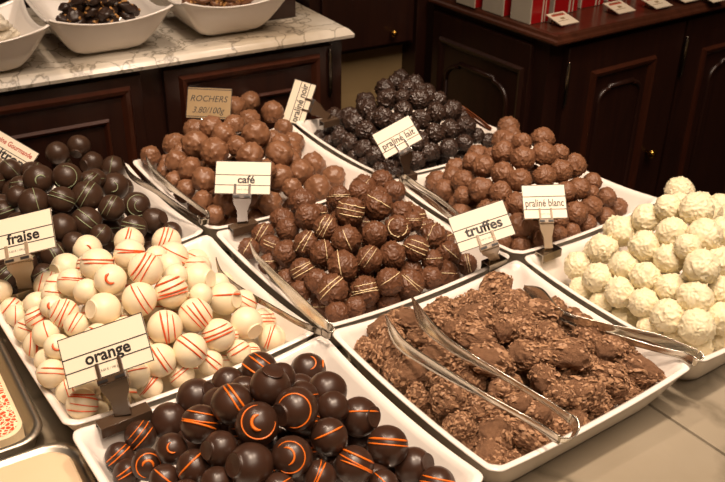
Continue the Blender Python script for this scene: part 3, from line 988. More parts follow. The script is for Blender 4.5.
F 3786 3592 325 86 1.5 -30 12 1 3
F 3911 3580 216 84 1.88 0 12 2 3
F 4071 3590 193 86 1.53 0 12 3 3
G 7742 10022 546 116 p 0 1 1 3
G 7925 10134 560 116 p 0 1 2 3
G 7930 9815 555 132 p 0 1 3 3
G 7333 9724 627 132 p 0 2 1 5
G 6897 8667 1023 109 p 0 2 2 5
G 7258 8851 872 106 x 0 2 3 5
G 7915 9515 515 132 p 0 2 4 5
G 7237 8656 880 92 x 0 2 5 5
G 6954 9650 538 128 p 0 3 1 5
G 6656 8751 903 132 p 0 3 2 5
G 6741 8562 973 96 p 0 3 3 5
G 6923 8449 942 132 p 0 3 4 5
G 7252 8472 866 106 x 0 3 5 5
G 6360 9543 474 120 p 0 4 1 9
G 6606 9524 429 132 p 0 4 2 9
G 6558 9123 703 106 x 0 4 3 9
G 6482 8918 752 124 p 0 4 4 9
G 6451 8572 759 129 p 0 4 5 9
G 6656 8426 873 108 p 0 4 6 9
G 7041 8255 803 126 p 0 4 7 9
G 7223 8235 777 92 x 0 4 8 9
G 7395 8359 728 129 p 0 4 9 9
G 6388 9216 530 106 x 0 5 1 7
G 6290 8958 598 128 p 0 5 2 7
G 6431 8748 691 92 x 0 5 3 7
G 6504 8353 773 103 p 0 5 4 7
G 6778 8230 779 124 p 0 5 5 7
G 7686 8469 525 106 x 0 5 6 7
G 7434 8116 585 128 p 0 5 7 7
G 6094 9456 260 106 p 0 6 1 10
G 6303 9452 283 116 p 0 6 2 10
G 6107 9010 430 115 p 0 6 3 10
G 6252 8647 599 130 p 0 6 4 10
G 6491 8653 530 106 x 0 6 5 10
G 6382 8254 641 115 p 0 6 6 10
G 6544 8133 729 112 p 0 6 7 10
G 6885 8073 627 124 p 0 6 8 10
G 7125 8060 626 126 p 0 6 9 10
G 7577 8045 446 94 p 0 6 10 10
G 6063 9187 289 99 p 0 7 1 10
G 6091 8744 447 113 p 0 7 2 10
G 6098 8479 460 112 p 0 7 3 10
G 6280 8416 555 111 p 0 7 4 10
G 6262 8102 560 110 p 0 7 5 10
G 6503 7975 604 99 p 0 7 6 10
G 6670 8089 575 107 p 0 7 7 10
G 6964 7880 480 112 p 0 7 8 10
G 7236 7903 474 105 p 0 7 9 10
G 7745 7998 352 92 x 0 7 10 10
G 6048 8871 298 94 p 0 8 1 8
G 6044 8603 316 94 p 0 8 2 8
G 6116 8256 445 110 p 0 8 3 8
G 6459 8176 357 106 x 0 8 4 8
G 6440 7870 444 110 p 0 8 5 8
G 6639 7894 497 107 p 0 8 6 8
G 6800 8008 428 115 p 0 8 7 8
G 7256 7940 255 92 x 0 8 8 8
G 6052 8372 303 94 p 0 9 1 7
G 6169 8474 181 106 x 0 9 2 7
G 6054 8078 336 93 p 0 9 3 7
G 6231 8107 361 101 p 0 9 4 7
G 6607 8081 169 106 x 0 9 5 7
G 6813 8085 180 106 x 0 9 6 7
G 7048 8079 178 106 x 0 9 7 7
G 6117 7916 324 94 p 0 10 1 3
G 6392 8086 179 106 x 0 10 2 3
G 6786 7904 174 92 x 0 10 3 3
H 7927 7838 557 131 p 0 1 1 3
H 7795 7650 547 117 p 0 1 2 3
H 7077 6452 1071 124 p 0 1 3 3
H 7483 7470 603 137 p 0 2 1 4
H 6642 6602 962 121 p 0 2 2 4
H 7017 6898 898 96 x 0 2 3 4
H 6798 6497 1076 109 p 0 2 4 4
H 6557 6994 719 110 x 0 3 1 7
H 7031 7415 521 137 p 0 3 2 7
H 6855 7001 718 96 x 0 3 3 7
H 6674 6333 975 129 p 0 3 4 7
H 6915 6265 999 126 p 0 3 5 7
H 7173 6269 946 98 p 0 3 6 7
H 7322 6162 802 129 p 0 3 7 7
H 6371 7099 543 110 x 0 4 1 8
H 6667 7374 449 137 p 0 4 2 8
H 6584 7090 541 110 x 0 4 3 8
H 6461 6703 801 125 p 0 4 4 8
H 6478 6418 816 126 p 0 4 5 8
H 6899 6399 718 110 x 0 4 6 8
H 6774 6086 836 121 p 0 4 7 8
H 7014 6086 841 126 p 0 4 8 8
H 6349 7338 380 135 p 0 5 1 9
H 6182 7011 455 124 p 0 5 2 9
H 6286 6832 613 126 p 0 5 3 9
H 6267 6510 645 137 p 0 5 4 9
H 6310 6254 701 118 p 0 5 5 9
H 6498 6179 827 123 p 0 5 6 9
H 6957 5920 677 105 p 0 5 7 9
H 7167 5931 649 118 p 0 5 8 9
H 7491 6019 607 105 p 0 5 9 9
H 6205 6798 363 110 x 0 6 1 7
H 6158 6676 536 98 p 0 6 2 7
H 6339 6023 654 123 p 0 6 3 7
H 6577 6045 678 109 p 0 6 4 7
H 6742 5891 676 124 p 0 6 5 7
H 7348 5903 550 96 x 0 6 6 7
H 7611 5889 440 110 p 0 6 7 7
H 6131 7095 186 110 x 0 7 1 12
H 6369 7095 175 110 x 0 7 2 12
H 6251 6894 174 110 x 0 7 3 12
H 6089 6609 363 110 x 0 7 4 12
H 6329 6599 361 110 x 0 7 5 12
H 6185 6307 509 111 p 0 7 6 12
H 6144 6110 587 115 p 0 7 7 12
H 6515 5838 635 123 p 0 7 8 12
H 7204 6018 368 96 x 0 7 9 12
H 6945 5730 500 122 p 0 7 10 12
H 7219 5758 479 118 p 0 7 11 12
H 7792 5854 270 110 p 0 7 12 12
H 6133 6694 182 110 x 0 8 1 8
H 6065 6407 366 96 x 0 8 2 8
H 6238 5855 503 135 p 0 8 3 8
H 6453 5864 422 109 p 0 8 4 8
H 6657 6007 362 110 x 0 8 5 8
H 6730 5785 466 108 p 0 8 6 8
H 7084 5673 352 98 p 0 8 7 8
H 7373 5672 357 98 p 0 8 8 8
H 6254 6506 173 110 x 0 9 1 6
H 6129 6298 182 110 x 0 9 2 6
H 6113 6113 379 110 p 0 9 3 6
H 6810 5920 186 110 x 0 9 4 6
H 6626 5666 362 96 p 0 9 5 6
H 6841 5677 336 95 p 0 9 6 6
H 6242 6114 181 110 x 0 10 1 5
H 6101 5920 331 98 p 0 10 2 5
H 6174 5747 326 99 p 0 10 3 5
H 6594 5903 174 110 x 0 10 4 5
H 6388 5686 360 98 p 0 10 5 5
I 8195 5365 572 157 p 0 1 1 2
I 7956 4921 666 122 p 0 1 2 2
I 6768 4725 924 137 p 0 2 1 7
I 6833 4552 1094 129 p 0 2 2 7
I 7070 4582 1032 125 x 0 2 3 7
I 6898 4302 1167 150 p 0 2 4 7
I 7192 4363 1035 125 x 0 2 5 7
I 7522 4464 818 125 x 0 2 6 7
I 8002 4733 705 129 p 0 2 7 7
I 7032 5244 495 135 p 0 3 1 6
I 6650 4896 742 146 p 0 3 2 6
I 6471 4479 827 142 p 0 3 3 6
I 6631 4337 991 132 p 0 3 4 6
I 6767 4086 1027 153 p 0 3 5 6
I 7034 4080 985 134 p 0 3 6 6
I 6617 5131 405 125 x 0 4 1 7
I 6404 4893 621 139 p 0 4 2 7
I 6552 4585 609 125 x 0 4 3 7
I 6499 4216 805 136 p 0 4 4 7
I 6526 4083 990 110 p 0 4 5 7
I 6726 3871 871 123 p 0 4 6 7
I 6906 3970 805 111 p 0 4 7 7
I 6247 5033 406 134 p 0 5 1 7
I 6108 4672 506 136 p 0 5 2 7
I 6282 4543 647 131 p 0 5 3 7
I 6291 4289 648 134 p 0 5 4 7
I 6663 4343 606 125 x 0 5 5 7
I 6549 3963 718 109 x 0 5 6 7
I 6469 3863 906 151 p 0 5 7 7
I 6079 4817 317 112 p 0 6 1 7
I 6084 4561 308 109 p 0 6 2 7
I 6108 4403 489 141 p 0 6 3 7
I 6122 4139 506 133 p 0 6 4 7
I 6342 4047 631 131 p 0 6 5 7
I 6342 3781 664 155 p 0 6 6 7
I 6629 3734 658 147 p 0 6 7 7
I 6272 4575 188 125 x 0 7 1 4
I 6156 4346 199 125 x 0 7 2 4
I 6108 3866 521 142 p 0 7 3 4
I 6411 3535 564 138 p 0 7 4 4
I 6082 4005 329 109 p 0 8 1 4
I 6169 3781 304 110 p 0 8 2 4
I 6149 3595 548 147 p 0 8 3 4
I 6448 3570 326 123 p 0 8 4 4
I 6216 3576 311 118 p 0 9 1 2
I 6581 3582 163 104 p 0 9 2 2
I 7906 4592 606 128 p 0 0 0 0
I 7130 3891 845 138 p 0 0 0 0
I 6953 3707 683 145 p 0 0 0 0
I 6747 3520 535 144 p 0 0 0 0
I 6766 3576 278 130 p 0 0 0 0
I 7385 3724 636 141 p 0 0 0 0
I 7220 3546 461 138 p 0 0 0 0
I 6971 3521 394 128 p 0 0 0 0
I 7910 4302 615 157 p 0 0 0 0
I 7583 3586 417 142 p 0 0 0 0
I 6999 3577 171 120 p 0 0 0 0
I 7396 4230 810 125 x 0 0 0 0
I 7539 3905 612 109 x 0 0 0 0
I 7360 4014 824 109 x 0 0 0 0"""
def unpack():
    out = []
    for ln in DATA.strip().split('\n'):
        p = ln.split(); out.append((p[0], Vector((int(p[1])/1e4, int(p[2])/1e4, int(p[3])/1e4)), int(p[4])/1e4, p[5], float(p[6]), int(p[7]), int(p[8]), int(p[9])))
    return out
NUM = {'1':'one', '2':'two', '3':'three', '4':'four'}
def style_words(b, st, col):
    w = []
    if 's' in st and b in 'ABCE':
        n = st[st.index('s')+1:st.index('s')+2]; n = n if n.isdigit() else '1'
        return 'with %s %s stripe%s' % (NUM[n], col, '' if n == '1' else 's')
    if 'h' in st and b in 'ABCE': return 'with hooked %s swirl' % col
    if ('r' in st or 'k' in st) and b in 'ABCE': return 'with curved %s line' % col
    if 'f' in st: return 'showing flat base'
    return ''
INFO = {'A':('chocolate_ball', 'dark chocolate ball', 'front dark bowl', 'orange', 'dark orange chocolates in the front bowl'),
        'B':('chocolate_ball', 'cream ball', 'red striped bowl', 'red', 'cream strawberry chocolates'),
        'C':('chocolate_ball', 'dark chocolate ball', 'far left bowl', 'green', 'dark chocolates with green stripes'),
        'D':('rocher', 'nutty milk rocher', 'rochers bowl', '', 'milk chocolate rochers'),
        'E':('truffle', 'milk truffle', 'centre bowl', 'cream', 'milk truffles with cream drizzle'),
        'F':('truffe', 'rough flaky truffe', 'front right bowl', '', 'rough truffes in the front right bowl'),
        'G':('truffle', 'crinkled dark truffle', 'rearmost bowl', '', 'crinkled dark truffles'),
        'H':('truffle', 'crinkled milk truffle', 'back right bowl', '', 'crinkled milk truffles'),
        'I':('truffle', 'crinkled white truffle', 'white truffle bowl', '', 'crinkled white truffles')}
ICE = {'A':'orange', 'B':'red', 'C':'green', 'E':'cream'}
WD = {'A':.052, 'B':.052, 'C':.030, 'E':.034}
ORD = lambda n: '%d%s' % (n, {1:'st', 2:'nd', 3:'rd'}.get(n if n < 20 else n % 10, 'th'))
rs = random.Random(3)
for idx, (b, p, R, st, ang, row, k, n) in enumerate(unpack()):
    name, noun, bowlw, col, grp = INFO[b]
    Z = (CAM-p).normalized(); X = (RT-Z*RT.dot(Z)).normalized(); Y = Z.cross(X)
    me = V[b][idx % len(V[b])]
    o = D.objects.new(name, me); COL.objects.link(o)
    style = st
    if st == 'x': style = rs.choice(['p', 's2', 's1', 's3', 'p']) if b in 'AB' else (rs.choice(['p', 's1', 's2']) if b in 'CE' else 'p')
    if b in 'ABC':
        a = math.radians(ang)
        if 'f' in style: ft = Z*math.cos(.95)+(X*math.cos(a)+Y*math.sin(a))*math.sin(.95)
        else: ft = (Vector((0, 0, -1))-Z*.55+Vector((rs.uniform(-.5, .5), rs.uniform(-.5, .5), 0))*.8)
        q = (-ft.normalized()).to_track_quat('Z', 'Y') @ Quaternion((0, 0, 1), rs.uniform(0, 6.28))
        o.scale = (R*1.04,)*3
    elif b == 'F':
        ratio = float(st)**.75 if st != 'x' else 1.3
        a = math.radians(ang if st != 'x' else rs.uniform(-60, 60))
        up = (Vector((0, 0, 1))*.6+Z).normalized()
        d = X*math.cos(a)+Y*math.sin(a); d = (d-up*d.dot(up)).normalized(); e = up.cross(d)
        q = Matrix((d, e, up)).transposed().to_quaternion() @ Quaternion((1, 0, 0), rs.uniform(0, 6.28))
        s_ = R/.9*1.04; o.scale = (s_*math.sqrt(ratio)*.98, s_/math.sqrt(ratio)*1.02, s_/math.sqrt(ratio)*1.02)
    else:
        q = Quaternion((rs.gauss(0, 1), rs.gauss(0, 1), rs.gauss(0, 1), rs.gauss(0, 1))).normalized()
        k_ = 1.04 if b != 'D' or math.hypot(p.x-center('D')[0], p.y-center('D')[1]) < .085 else .95; o.scale = (R*k_*rs.uniform(.97, 1.04), R*k_*rs.uniform(.97, 1.04), R*k_*rs.uniform(.97, 1.04))
    o.rotation_mode = 'QUATERNION'; o.rotation_quaternion = q; o.location = p
    if b in ICE and style not in ('p', 'f', 'x'):
        qi = q.inverted(); fr = [qi@X, qi@Y, qi@Z]
        fn = FN[b][idx % 6] if b == 'E' else disp_smooth(0)
        ime = stripe_mesh(style, ang, fr, fn, M[ICE[b]], rs, WD[b], 'icing_stripes')
        if ime: mesh_obj('icing_stripes', ime, o)
    if row == 0:
        tag(o, '%s buried deep inside the %s heap' % (noun, bowlw), 'chocolate', grp+', buried ones')
    else:
        w = style_words(b, style, col)
        tag(o, ('%s %s, %s, row %d down, %s from left' % (noun, w, bowlw, row, ORD(k))).replace(' ,', ','), 'chocolate', grp)
# ---------------------------------------------------------------- footed bowl contents
def cluster(seed, dark, nutm, pale):
    r_ = random.Random(seed); mb = MB(); bm = bmesh.new(); bmesh.ops.create_icosphere(bm, subdivisions=3, radius=1)
    for v in bm.verts:
        n = v.co.normalized(); v.co = n*(1+.35*fbm(n, 1.4, seed, 3)); v.co.z *= .62
    me = D.meshes.new('nut_cluster'); bm.to_mesh(me); bm.free(); me.materials.append(dark); me.polygons.foreach_set('use_smooth', [True]*len(me.polygons))
    mb = MB()
    for k in range(pale):
        n = Vector((r_.gauss(0, 1), r_.gauss(0, 1), abs(r_.gauss(0, 1))*.8)).normalized(); p = Vector((n.x, n.y, n.z*.62))*.95
        q = n.to_track_quat('Z', 'Y').to_matrix().to_4x4(); Mx = Matrix.Translation(p)@q@Matrix.Rotation(r_.uniform(0, 6), 4, 'Z')@Matrix.Diagonal((.42, .22, .14, 1))
        b2 = bmesh.new(); bmesh.ops.create_icosphere(b2, subdivisions=2, radius=1); b2.verts.index_update()
        mb.add([Mx@v.co for v in b2.verts], [[v.index for v in f.verts] for f in b2.faces], 0, True); b2.free()
    return me, (mb.mesh('nut_piece', nutm) if pale else None)
CL = {0:[cluster(i+1, M['dark_cr'], M['nut'], 3) for i in range(3)], 1:[cluster(i+11, M['nougat'], M['nougat'], 7) for i in range(2)], 2:[cluster(i+21, M['rocher'], M['nut'], 6) for i in range(3)]}
DN = ['dark chocolate cluster with almond pieces', 'dark chocolate piece with white nougat', 'golden brown nut cluster']
BN = ['middle footed bowl', 'left footed bowl', 'right footed bowl']
PLC = {0:'at the back', 1:'in the middle', 2:'at the front', 3:'low down'}
for kb, ((x, y), lb) in enumerate(SB):
    cnt = 0; seen = {}
    for layer, (z, rad) in enumerate([(.024, .030), (.038, .043), (.050, .040), (.062, .022)]):
        for iy in range(-3, 4):
            for ix in range(-3, 4):
                u = (ix+.5*(iy % 2))*.0215; v = iy*.019
                if u*u+v*v > rad*rad or (kb != 0 and layer == 3): continue
                s = rs.uniform(.0095, .012); me, nu = CL[kb][rs.randrange(len(CL[kb]))]
                pz = Vector((x+u*math.cos(TH)-v*math.sin(TH), y+u*math.sin(TH)+v*math.cos(TH), SLAB_Z+z+rs.uniform(-.002, .003)))
                o = D.objects.new('nut_cluster', me); COL.objects.link(o); o.location = pz; o.scale = (s, s, s)
                o.rotation_euler = (rs.uniform(-.5, .5), rs.uniform(-.5, .5), rs.uniform(0, 6.28))
                if nu: mesh_obj('nut_piece', nu, o)
                tag(o, '%s, %s, layer %d, rank %d, place %d' % (DN[kb], BN[kb], layer+1, iy+4, ix+4), 'sweet', ['dark nut clusters in the middle footed bowl', 'nougat pieces in the left footed bowl', 'golden nut clusters in the right footed bowl'][kb])
# ---------------------------------------------------------------- signs
def quad_sign(name, label, px, depth, tilt, lines, text, tsize, jaw, clipm, body=True, platem='card', sx=1., brand=None, price='5.60 € / 100 g', tbold=.0008, jaw_rot=0., jaw_len=.03, textpos=.5, prong=True, jawpx=None):
    TL, TR, BR, BLc = [Vector((a-362.5, -(b-241))) for a, b in px]
    c = (TL+TR+BR+BLc)/4; k = depth/FPX
    r2 = ((TR-TL)+(BR-BLc))/2*k; u2 = ((TL-BLc)+(TR-BR))/2*k
    r = RT*r2.x+UP*r2.y; up = RT*u2.x+UP*u2.y
    w = r.length; r.normalize(); up = (up-r*up.dot(r)); h = up.length; up.normalize()
    nrm = r.cross(up); up = (up*math.cos(tilt)-nrm*math.sin(tilt)); nrm = r.cross(up); h = h/math.cos(tilt)
    cen = atd(c.x+362.5, 241-c.y, depth)
    Mx = Matrix((r, up, nrm)).transposed().to_4x4(); Mx.translation = cen
    root = D.objects.new(name, None); COL.objects.link(root); root.empty_display_size = .02
    J = at(jaw[0], jaw[1], jaw[2]); root.location = J; tag(root, label, 'sign')
    bpy.context.view_layer.update()
    inv = Matrix.Translation(-J)
    def put(nm, mb_or_me, mt=None):
        me = mb_or_me.mesh(nm, mt) if isinstance(mb_or_me, MB) else mb_or_me
        me.transform(inv@Mx); return mesh_obj(nm, me, root)
    mb = MB(); mb.box((-w/2, -h/2, -.0006), (w/2, h/2, .0004), bev=.0003); put('plate', mb, M[platem])
    mb = MB(); e = .0006; z0, z1 = .0004, .0006
    mb.box((-w/2, h/2-e, z0), (w/2, h/2, z1)); mb.box((-w/2, -h/2, z0), (w/2, -h/2+e, z1)); mb.box((-w/2, -h/2, z0), (-w/2+e, h/2, z1)); mb.box((w/2-e, -h/2, z0), (w/2, h/2, z1))
    for q in lines: mb.box((-w/2, h/2-q*h-e*.7, z0), (w/2, h/2-q*h+e*.7, z1))
    put('printed_lines', mb, M['ink'])
    for body_, size, ox, oy, bold, sxx, mt, shr in text:
        me = text_mesh('lettering', body_, size*w, M[mt], bold, sxx, shr); me.transform(Matrix.Translation((ox*w, (.5-oy)*h, .00062))); put('lettering', me)
    if price:
        me = text_mesh('price_lettering', price, .2*w, M['ink'], 0, 1); me.transform(Matrix.Translation((0, -.38*h, .00062))); put('price_lettering', me)
    pw = .0016*w/.07
    if prong:
        for s in (-1, 1):
            mb = MB(); mb.box((s*.13*w-pw, -h/2-.004, .0006), (s*.13*w+pw, -h/2+.30*h, .0018), bev=.0004); put('clip_prong', mb, M[clipm])
    bw = .17*w
    mb = MB(); mb.box((-bw, -h/2-.0055, -.0035), (bw, -h/2-.0005, .0025), bev=.0008)
    # hourglass holder from the plate down to the rim clamp
    b0 = Mx@Vector((0, -h/2-.003, -.001)); jj = J+Vector((0, 0, .004)); dn = jj-b0; L = max(dn.length, .004); dn.normalize()
    sd = (r-dn*r.dot(dn)).normalized(); nn = sd.cross(dn)
    hw = [(0, 1.0), (.08, 1.0), (.25, 1.0), (.42, .78), (.58, .60), (.8, .58), (1, .60)]
    Rg = []
    for q, f_ in hw:
        c_ = b0+dn*(L*q); x_ = bw*.92*f_; tt = .0022
        Rg.append([Mx.inverted()@(c_+sd*a_+nn*b_) for a_, b_ in ((-x_, -tt), (x_, -tt), (x_, tt), (-x_, tt))])
    mb.rings(Rg, 0, False, True, True, True)
    put('clip_body', mb, M[clipm])
    mb = MB(); MJ = Matrix.Rotation(jaw_rot, 4, 'Z')
    mb.box((-jaw_len/2, -.0065, -.006), (jaw_len/2, -.0050, .0025), M=MJ, bev=.0005); mb.box((-jaw_len/2, -.0065, .0015), (jaw_len/2, .0055, .0030), M=MJ, bev=.0005)
    mb.box((-jaw_len/2, .0042, -.006), (jaw_len/2, .0055, .0025), M=MJ, bev=.0005)
    mesh_obj('rim_clamp', mb.mesh('rim_clamp', M['steel_dark'] if clipm != 'clip_dark' else M['clip_dark']), root)
    mb = MB(); mb.box((-bw*.9, -h/2-.0042, .0026), (-bw*.25, -h/2-.0022, .0032)); mb.box((bw*.25, -h/2-.0042, .0026), (bw*.9, -h/2-.0022, .0032)); put('clip_slot', mb, M['ink'])
    return root
def T(s, size, oy, ox=0, bold=.028, sx=1., mt='ink', shear=0): return (s, size, ox, oy, bold, sx, mt, shear)
L3 = (.42, .72)
quad_sign('price_sign', 'white plate sign reading orange clipped on the front dark bowl rim', [(55.4,341),(140,313),(155.8,359),(70.4,389)], .672, .25, (.44,.72), [T('orange', .53, .665, .02)], 0, (124,418,RIM+.001), 'clip_dark', jaw_len=.040)
quad_sign('price_sign', 'white plate sign reading fraise at the left edge of the picture', [(-27,224),(49.4,208.5),(57.7,246),(-19,267)], .80, .25, (.42,.73), [T('fraise', .42, .67, .10)], 0, (26,290,RIM), 'clip_clear', jaw_len=.035)
quad_sign('price_sign', 'white plate sign with red heading and citron, tilted behind the far left bowl', [(-30,113),(38,153),(22,182),(-46,142)], 1.02, .2, (.42,.74), [T('La Reine Gourmande', .62, .28, .14, .02, 1.3, 'redink'), T('citron', .42, .68, .20)], 0, (-8,215,RIM), 'clip_clear', price=None)
quad_sign('price_sign', 'white plate sign reading café in front of the rochers', [(214.2,160.4),(270,161.6),(272,195),(216,194)], .965, .25, (.42,.73), [T('café', .31, .665, .06)], 0, (243,226,RIM+.001), 'clip_dark', jaw_len=.030)
quad_sign('price_sign', 'white plate sign reading truffes tilted above the front right bowl', [(447.8,217.3),(503.7,199.8),(515,233.7),(459.7,253.6)], .86, .25, (.42,.73), [T('truffes', .66, .67, .02)], 0, (494,262,RIM+.001), 'clip_clear', jaw_len=.024)
quad_sign('price_sign', 'white plate sign reading praliné blanc beside the white truffles', [(520,184),(560,185.3),(572.2,217),(525,220.6)], .915, .35, (.35,.73), [T('praliné blanc', .88, .645, 0, .014, 1.5)], 0, (548,252,RIM+.001), 'clip_clear', jaw_len=.026)
quad_sign('price_sign', 'white plate sign reading praliné lait among the crinkled dark truffles', [(374.7,133),(410.4,113.5),(420.9,140.5),(382.5,161.5)], 1.035, .25, (.42,.77), [T('praliné lait', .84, .69, 0, .016, 1.15)], 0, (406,176,RIM+.001), 'clip_dark', price=None, jaw_len=.024)
quad_sign('price_sign', 'white plate sign reading praliné noir turned on its side behind the rochers', [(283,116),(295.3,77),(316.3,87),(302,130.5)], 1.21, .15, (.34,.75), [T('praliné noir', .90, .67, 0, .016, 1.15)], 0, (329,121,RIM+.006), 'clip_dark', price=None, jaw_len=.024)
# handwritten kraft sign
r_ = quad_sign('price_sign', 'brown kraft sign with handwritten ROCHERS behind the rochers heap', [(187.8,87),(231.7,88),(231,120.5),(186,117.5)], 1.15, .1, (.06,.94), [T('ROCHERS', .84, .45, 0, .0, 1.05, 'ink', .25), T('3.80/100g', .72, .82, 0, .0, 1.1, 'ink', .3)], 0, (205,135,RIM+.002), 'clip_clear', platem='kraft', price=None, prong=False)
# ---------------------------------------------------------------- tongs
def smooth_path(pts, n=8):
    P = [Vector(p) for p in pts]; out = []
    for i in range(len(P)-1):
        a, b_, c, d = P[max(i-1, 0)], P[i], P[i+1], P[min(i+2, len(P)-1)]
        for k in range(n):
            t = k/n; out.append(.5*((2*b_)+(c-a)*t+(2*a-5*b_+4*c-d)*t*t+(3*b_-a-3*c+d)*t**3))
    out.append(P[-1]); return out
def strip(pts, ws, wdir, th=.0009, cup=.12, n=8):
    P = smooth_path(pts, n); m_ = len(P); W = []
    for i in range(m_):
        t = i/(m_-1)*(len(ws)-1); k = min(int(t), len(ws)-2); f_ = t-k; f_ = f_*f_*(3-2*f_); W.append(ws[k]*(1-f_)+ws[k+1]*f_)
    R = []; wd = Vector(wdir)
    for i, p in enumerate(P):
        t = (P[min(i+1, m_-1)]-P[max(i-1, 0)]).normalized(); w = (wd-t*wd.dot(t)).normalized(); nn = t.cross(w)
        up_, lo_ = [], []
        for j in range(7):
            s = -1+2*j/6; o_ = nn*(cup*W[i]*(s*s-.5)); up_.append(p+w*(s*W[i]/2)+o_+nn*th/2); lo_.append(p+w*(s*W[i]/2)+o_-nn*th/2)
        R.append(up_+lo_[::-1])
    mb = MB(); mb.rings(R, 0, True, True, True, True); return mb
def tongs(label, arms, bend, wdir, mats, bw=.009, wd2=None):
    root = thing('tongs', label, 'tongs', bend[len(bend)//2]); off = -Vector(root.location)
    for k, (pts, ws) in enumerate(arms):
        mb = strip([p+off for p in pts], ws, (wd2 or [wdir, wdir])[k]); tag(mb.obj('tong_arm', M[mats[k]], root))
    mb = strip([p+off for p in bend], [bw]*3, wdir, .0010, .0); mb.obj('spring_bend', M[mats[0]], root)
    return root
# V shaped tongs on the truffes
H_ = lambda px, py, o: on_heap('F', px, py, o)
b1 = H_(556, 437, .016); b2 = H_(566, 417, .016); be = at(574, 434, .063)
b1 = at(560, 440, .062); b2 = at(571, 419, .066)
a1 = [H_(386, 316, .020), H_(399, 341, .020), H_(428, 362, .021), H_(480, 393, .022), H_(525, 418, .021), b1]
a2 = [H_(412, 297, .023), H_(425, 322, .024), H_(452, 346, .024), H_(500, 374, .025), H_(540, 398, .023), b2]
wz = Vector((.1, -.55, .85))
tongs('V shaped steel tongs lying open across the rough truffes', [(a1, [.002, .0115, .0105, .0065, .0065, .0075]), (a2, [.002, .0125, .0105, .0065, .0065, .0075])],
      [b1, at(570, 439.5, .0615), at(576, 431, .063), at(575, 423, .0655), b2], wz, ['steel', 'steel'], .0085)
# tongs along the back right rim of the truffes bowl
e1 = at(694, 359, .056)
p1 = [at(524, 287, .062), at(540, 297, .066), at(562, 314, .066), at(600, 326, .062), at(650, 337, .0585), at(686, 350, .058), at(697, 354, .058)]
p2 = [at(536, 303, .054), at(552, 312, .056), at(585, 327, .055), at(612, 336, .054), at(650, 347, .054), at(682, 355, .054), at(693, 361, .054)]
tongs('steel tongs lying closed along the rim between truffes and white truffles', [(p1, [.004, .016, .008, .011, .012, .010, .009]), (p2, [.002, .006, .006, .007, .006, .007, .008])],
      [p1[-1], at(700, 358, .056), at(697, 362, .054), p2[-1]], Vector((.2, -.5, .8)), ['steel', 'steel'], .009)
# tongs straddling the rim between cream balls and centre bowl
q1 = [at(216, 258, .052), at(222, 274, .052), at(240, 289, .053), at(270, 306, .056), at(298, 322, .058), at(322, 332, .059)]
q2 = [at(250, 241, .052), at(256, 255, .054), at(275, 276, .058), at(300, 301, .062), at(322, 321, .062), at(331, 328, .061)]
tongs('steel tongs straddling the rim between cream balls and centre milk truffles', [(q1, [.002, .010, .009, .007, .008, .009]), (q2, [.002, .008, .014, .019, .017, .013])],
      [q1[-1], at(328, 335, .058), at(333, 333, .059), q2[-1]], Vector((-.1, -.45, .9)), ['steel_dark', 'steel'], .011)  # inner arm in darker steel: its reflections are put into the colour
# tongs between the green striped chocolates and the rochers
s1 = [at(121, 158, .060), at(132, 176, .060), at(155, 190, .060), at(178, 206, .060), at(199, 219, .058)]
s2 = [at(146, 156, .066), at(153, 170, .066), at(168, 184, .064), at(185, 197, .062), at(208, 214, .060)]
tongs('steel tongs with one dark reflecting arm beside the rochers', [(s1, [.003, .010, .009, .009, .008]), (s2, [.003, .013, .012, .007, .008])],
      [s1[-1], at(202, 222, .057), at(209, 220, .057), s2[-1]], Vector((-.1, -.45, .9)), ['steel_dark', 'steel'], .010)  # first arm's dark reflection is painted in by the darker steel
# tongs beside praline blanc bowl
v1 = [at(402, 180, .056), at(414, 189, .058), at(430, 200, .058), at(446, 213, .056), at(460, 224, .054)]
v2 = [at(406, 177, .052), at(421, 187, .053), at(438, 198, .053), at(452, 209, .052), at(464, 220, .051)]
tongs('steel tongs half hidden behind the truffes sign', [(v1, [.008, .007, .009, .008, .003]), (v2, [.007, .005, .006, .005, .003])],
      [v1[0], at(400, 179, .055), at(402, 177, .053), v2[0]], Vector((-.1, -.45, .9)), ['steel', 'steel'], .008)
w1 = [at(456, 103, .062), at(466, 110, .064), at(479, 119, .060), at(489, 127, .054)]
w2 = [at(459, 107, .056), at(469, 116, .056), at(480, 124, .052), at(488, 129, .050)]
tongs('reddish brown tongs at the far corner of the rearmost bowl', [(w1, [.004, .006, .005, .004]), (w2, [.003, .004, .004, .003])],
      [w1[-1], at(491, 129, .052), w2[-1]], Vector((-.1, -.45, .9)), ['copper', 'copper'], .004)
# ---------------------------------------------------------------- trays at the lower left
def rrp(hx, hy, r, z, cx=0, cy_=0): return [v+Vector((cx, cy_, 0)) for v in rr_ring(hx, hy, r, z, 0, 0, 0, 0, 2, 8)]
t = thing('serving_tray', 'steel tray holding an orange bordered printed box at the left edge', 'tray', (.046, .697, 0), math.radians(-3))
mb = MB(); hx, hy, r = .080, .115, .022
mb.rings([rrp(hx-.012, hy-.012, r, 0), rrp(hx-.006, hy-.006, r, .002), rrp(hx-.003, hy-.003, r, .016), rrp(hx, hy, r, .018), rrp(hx, hy, r, .0195), rrp(hx-.005, hy-.005, r, .0195), rrp(hx-.007, hy-.007, r, .014), rrp(hx-.010, hy-.010, r, .004)], 0, True, True, True, True)
mb.obj('tray', M['steel_tray'], t)
bx = thing('printed_box', 'cream box with orange patterned border lying in the steel tray', 'box', (.046, .697, .0046), math.radians(-3))
mb = MB(); mb.rings([rrp(hx-.0135, hy-.0135, r-.006, 0), rrp(hx-.0135, hy-.0135, r-.006, .0150), rrp(hx-.015, hy-.015, r-.006, .0160)], 0, False, True, True, True); mb.obj('carton', M['tray_paper'], bx)
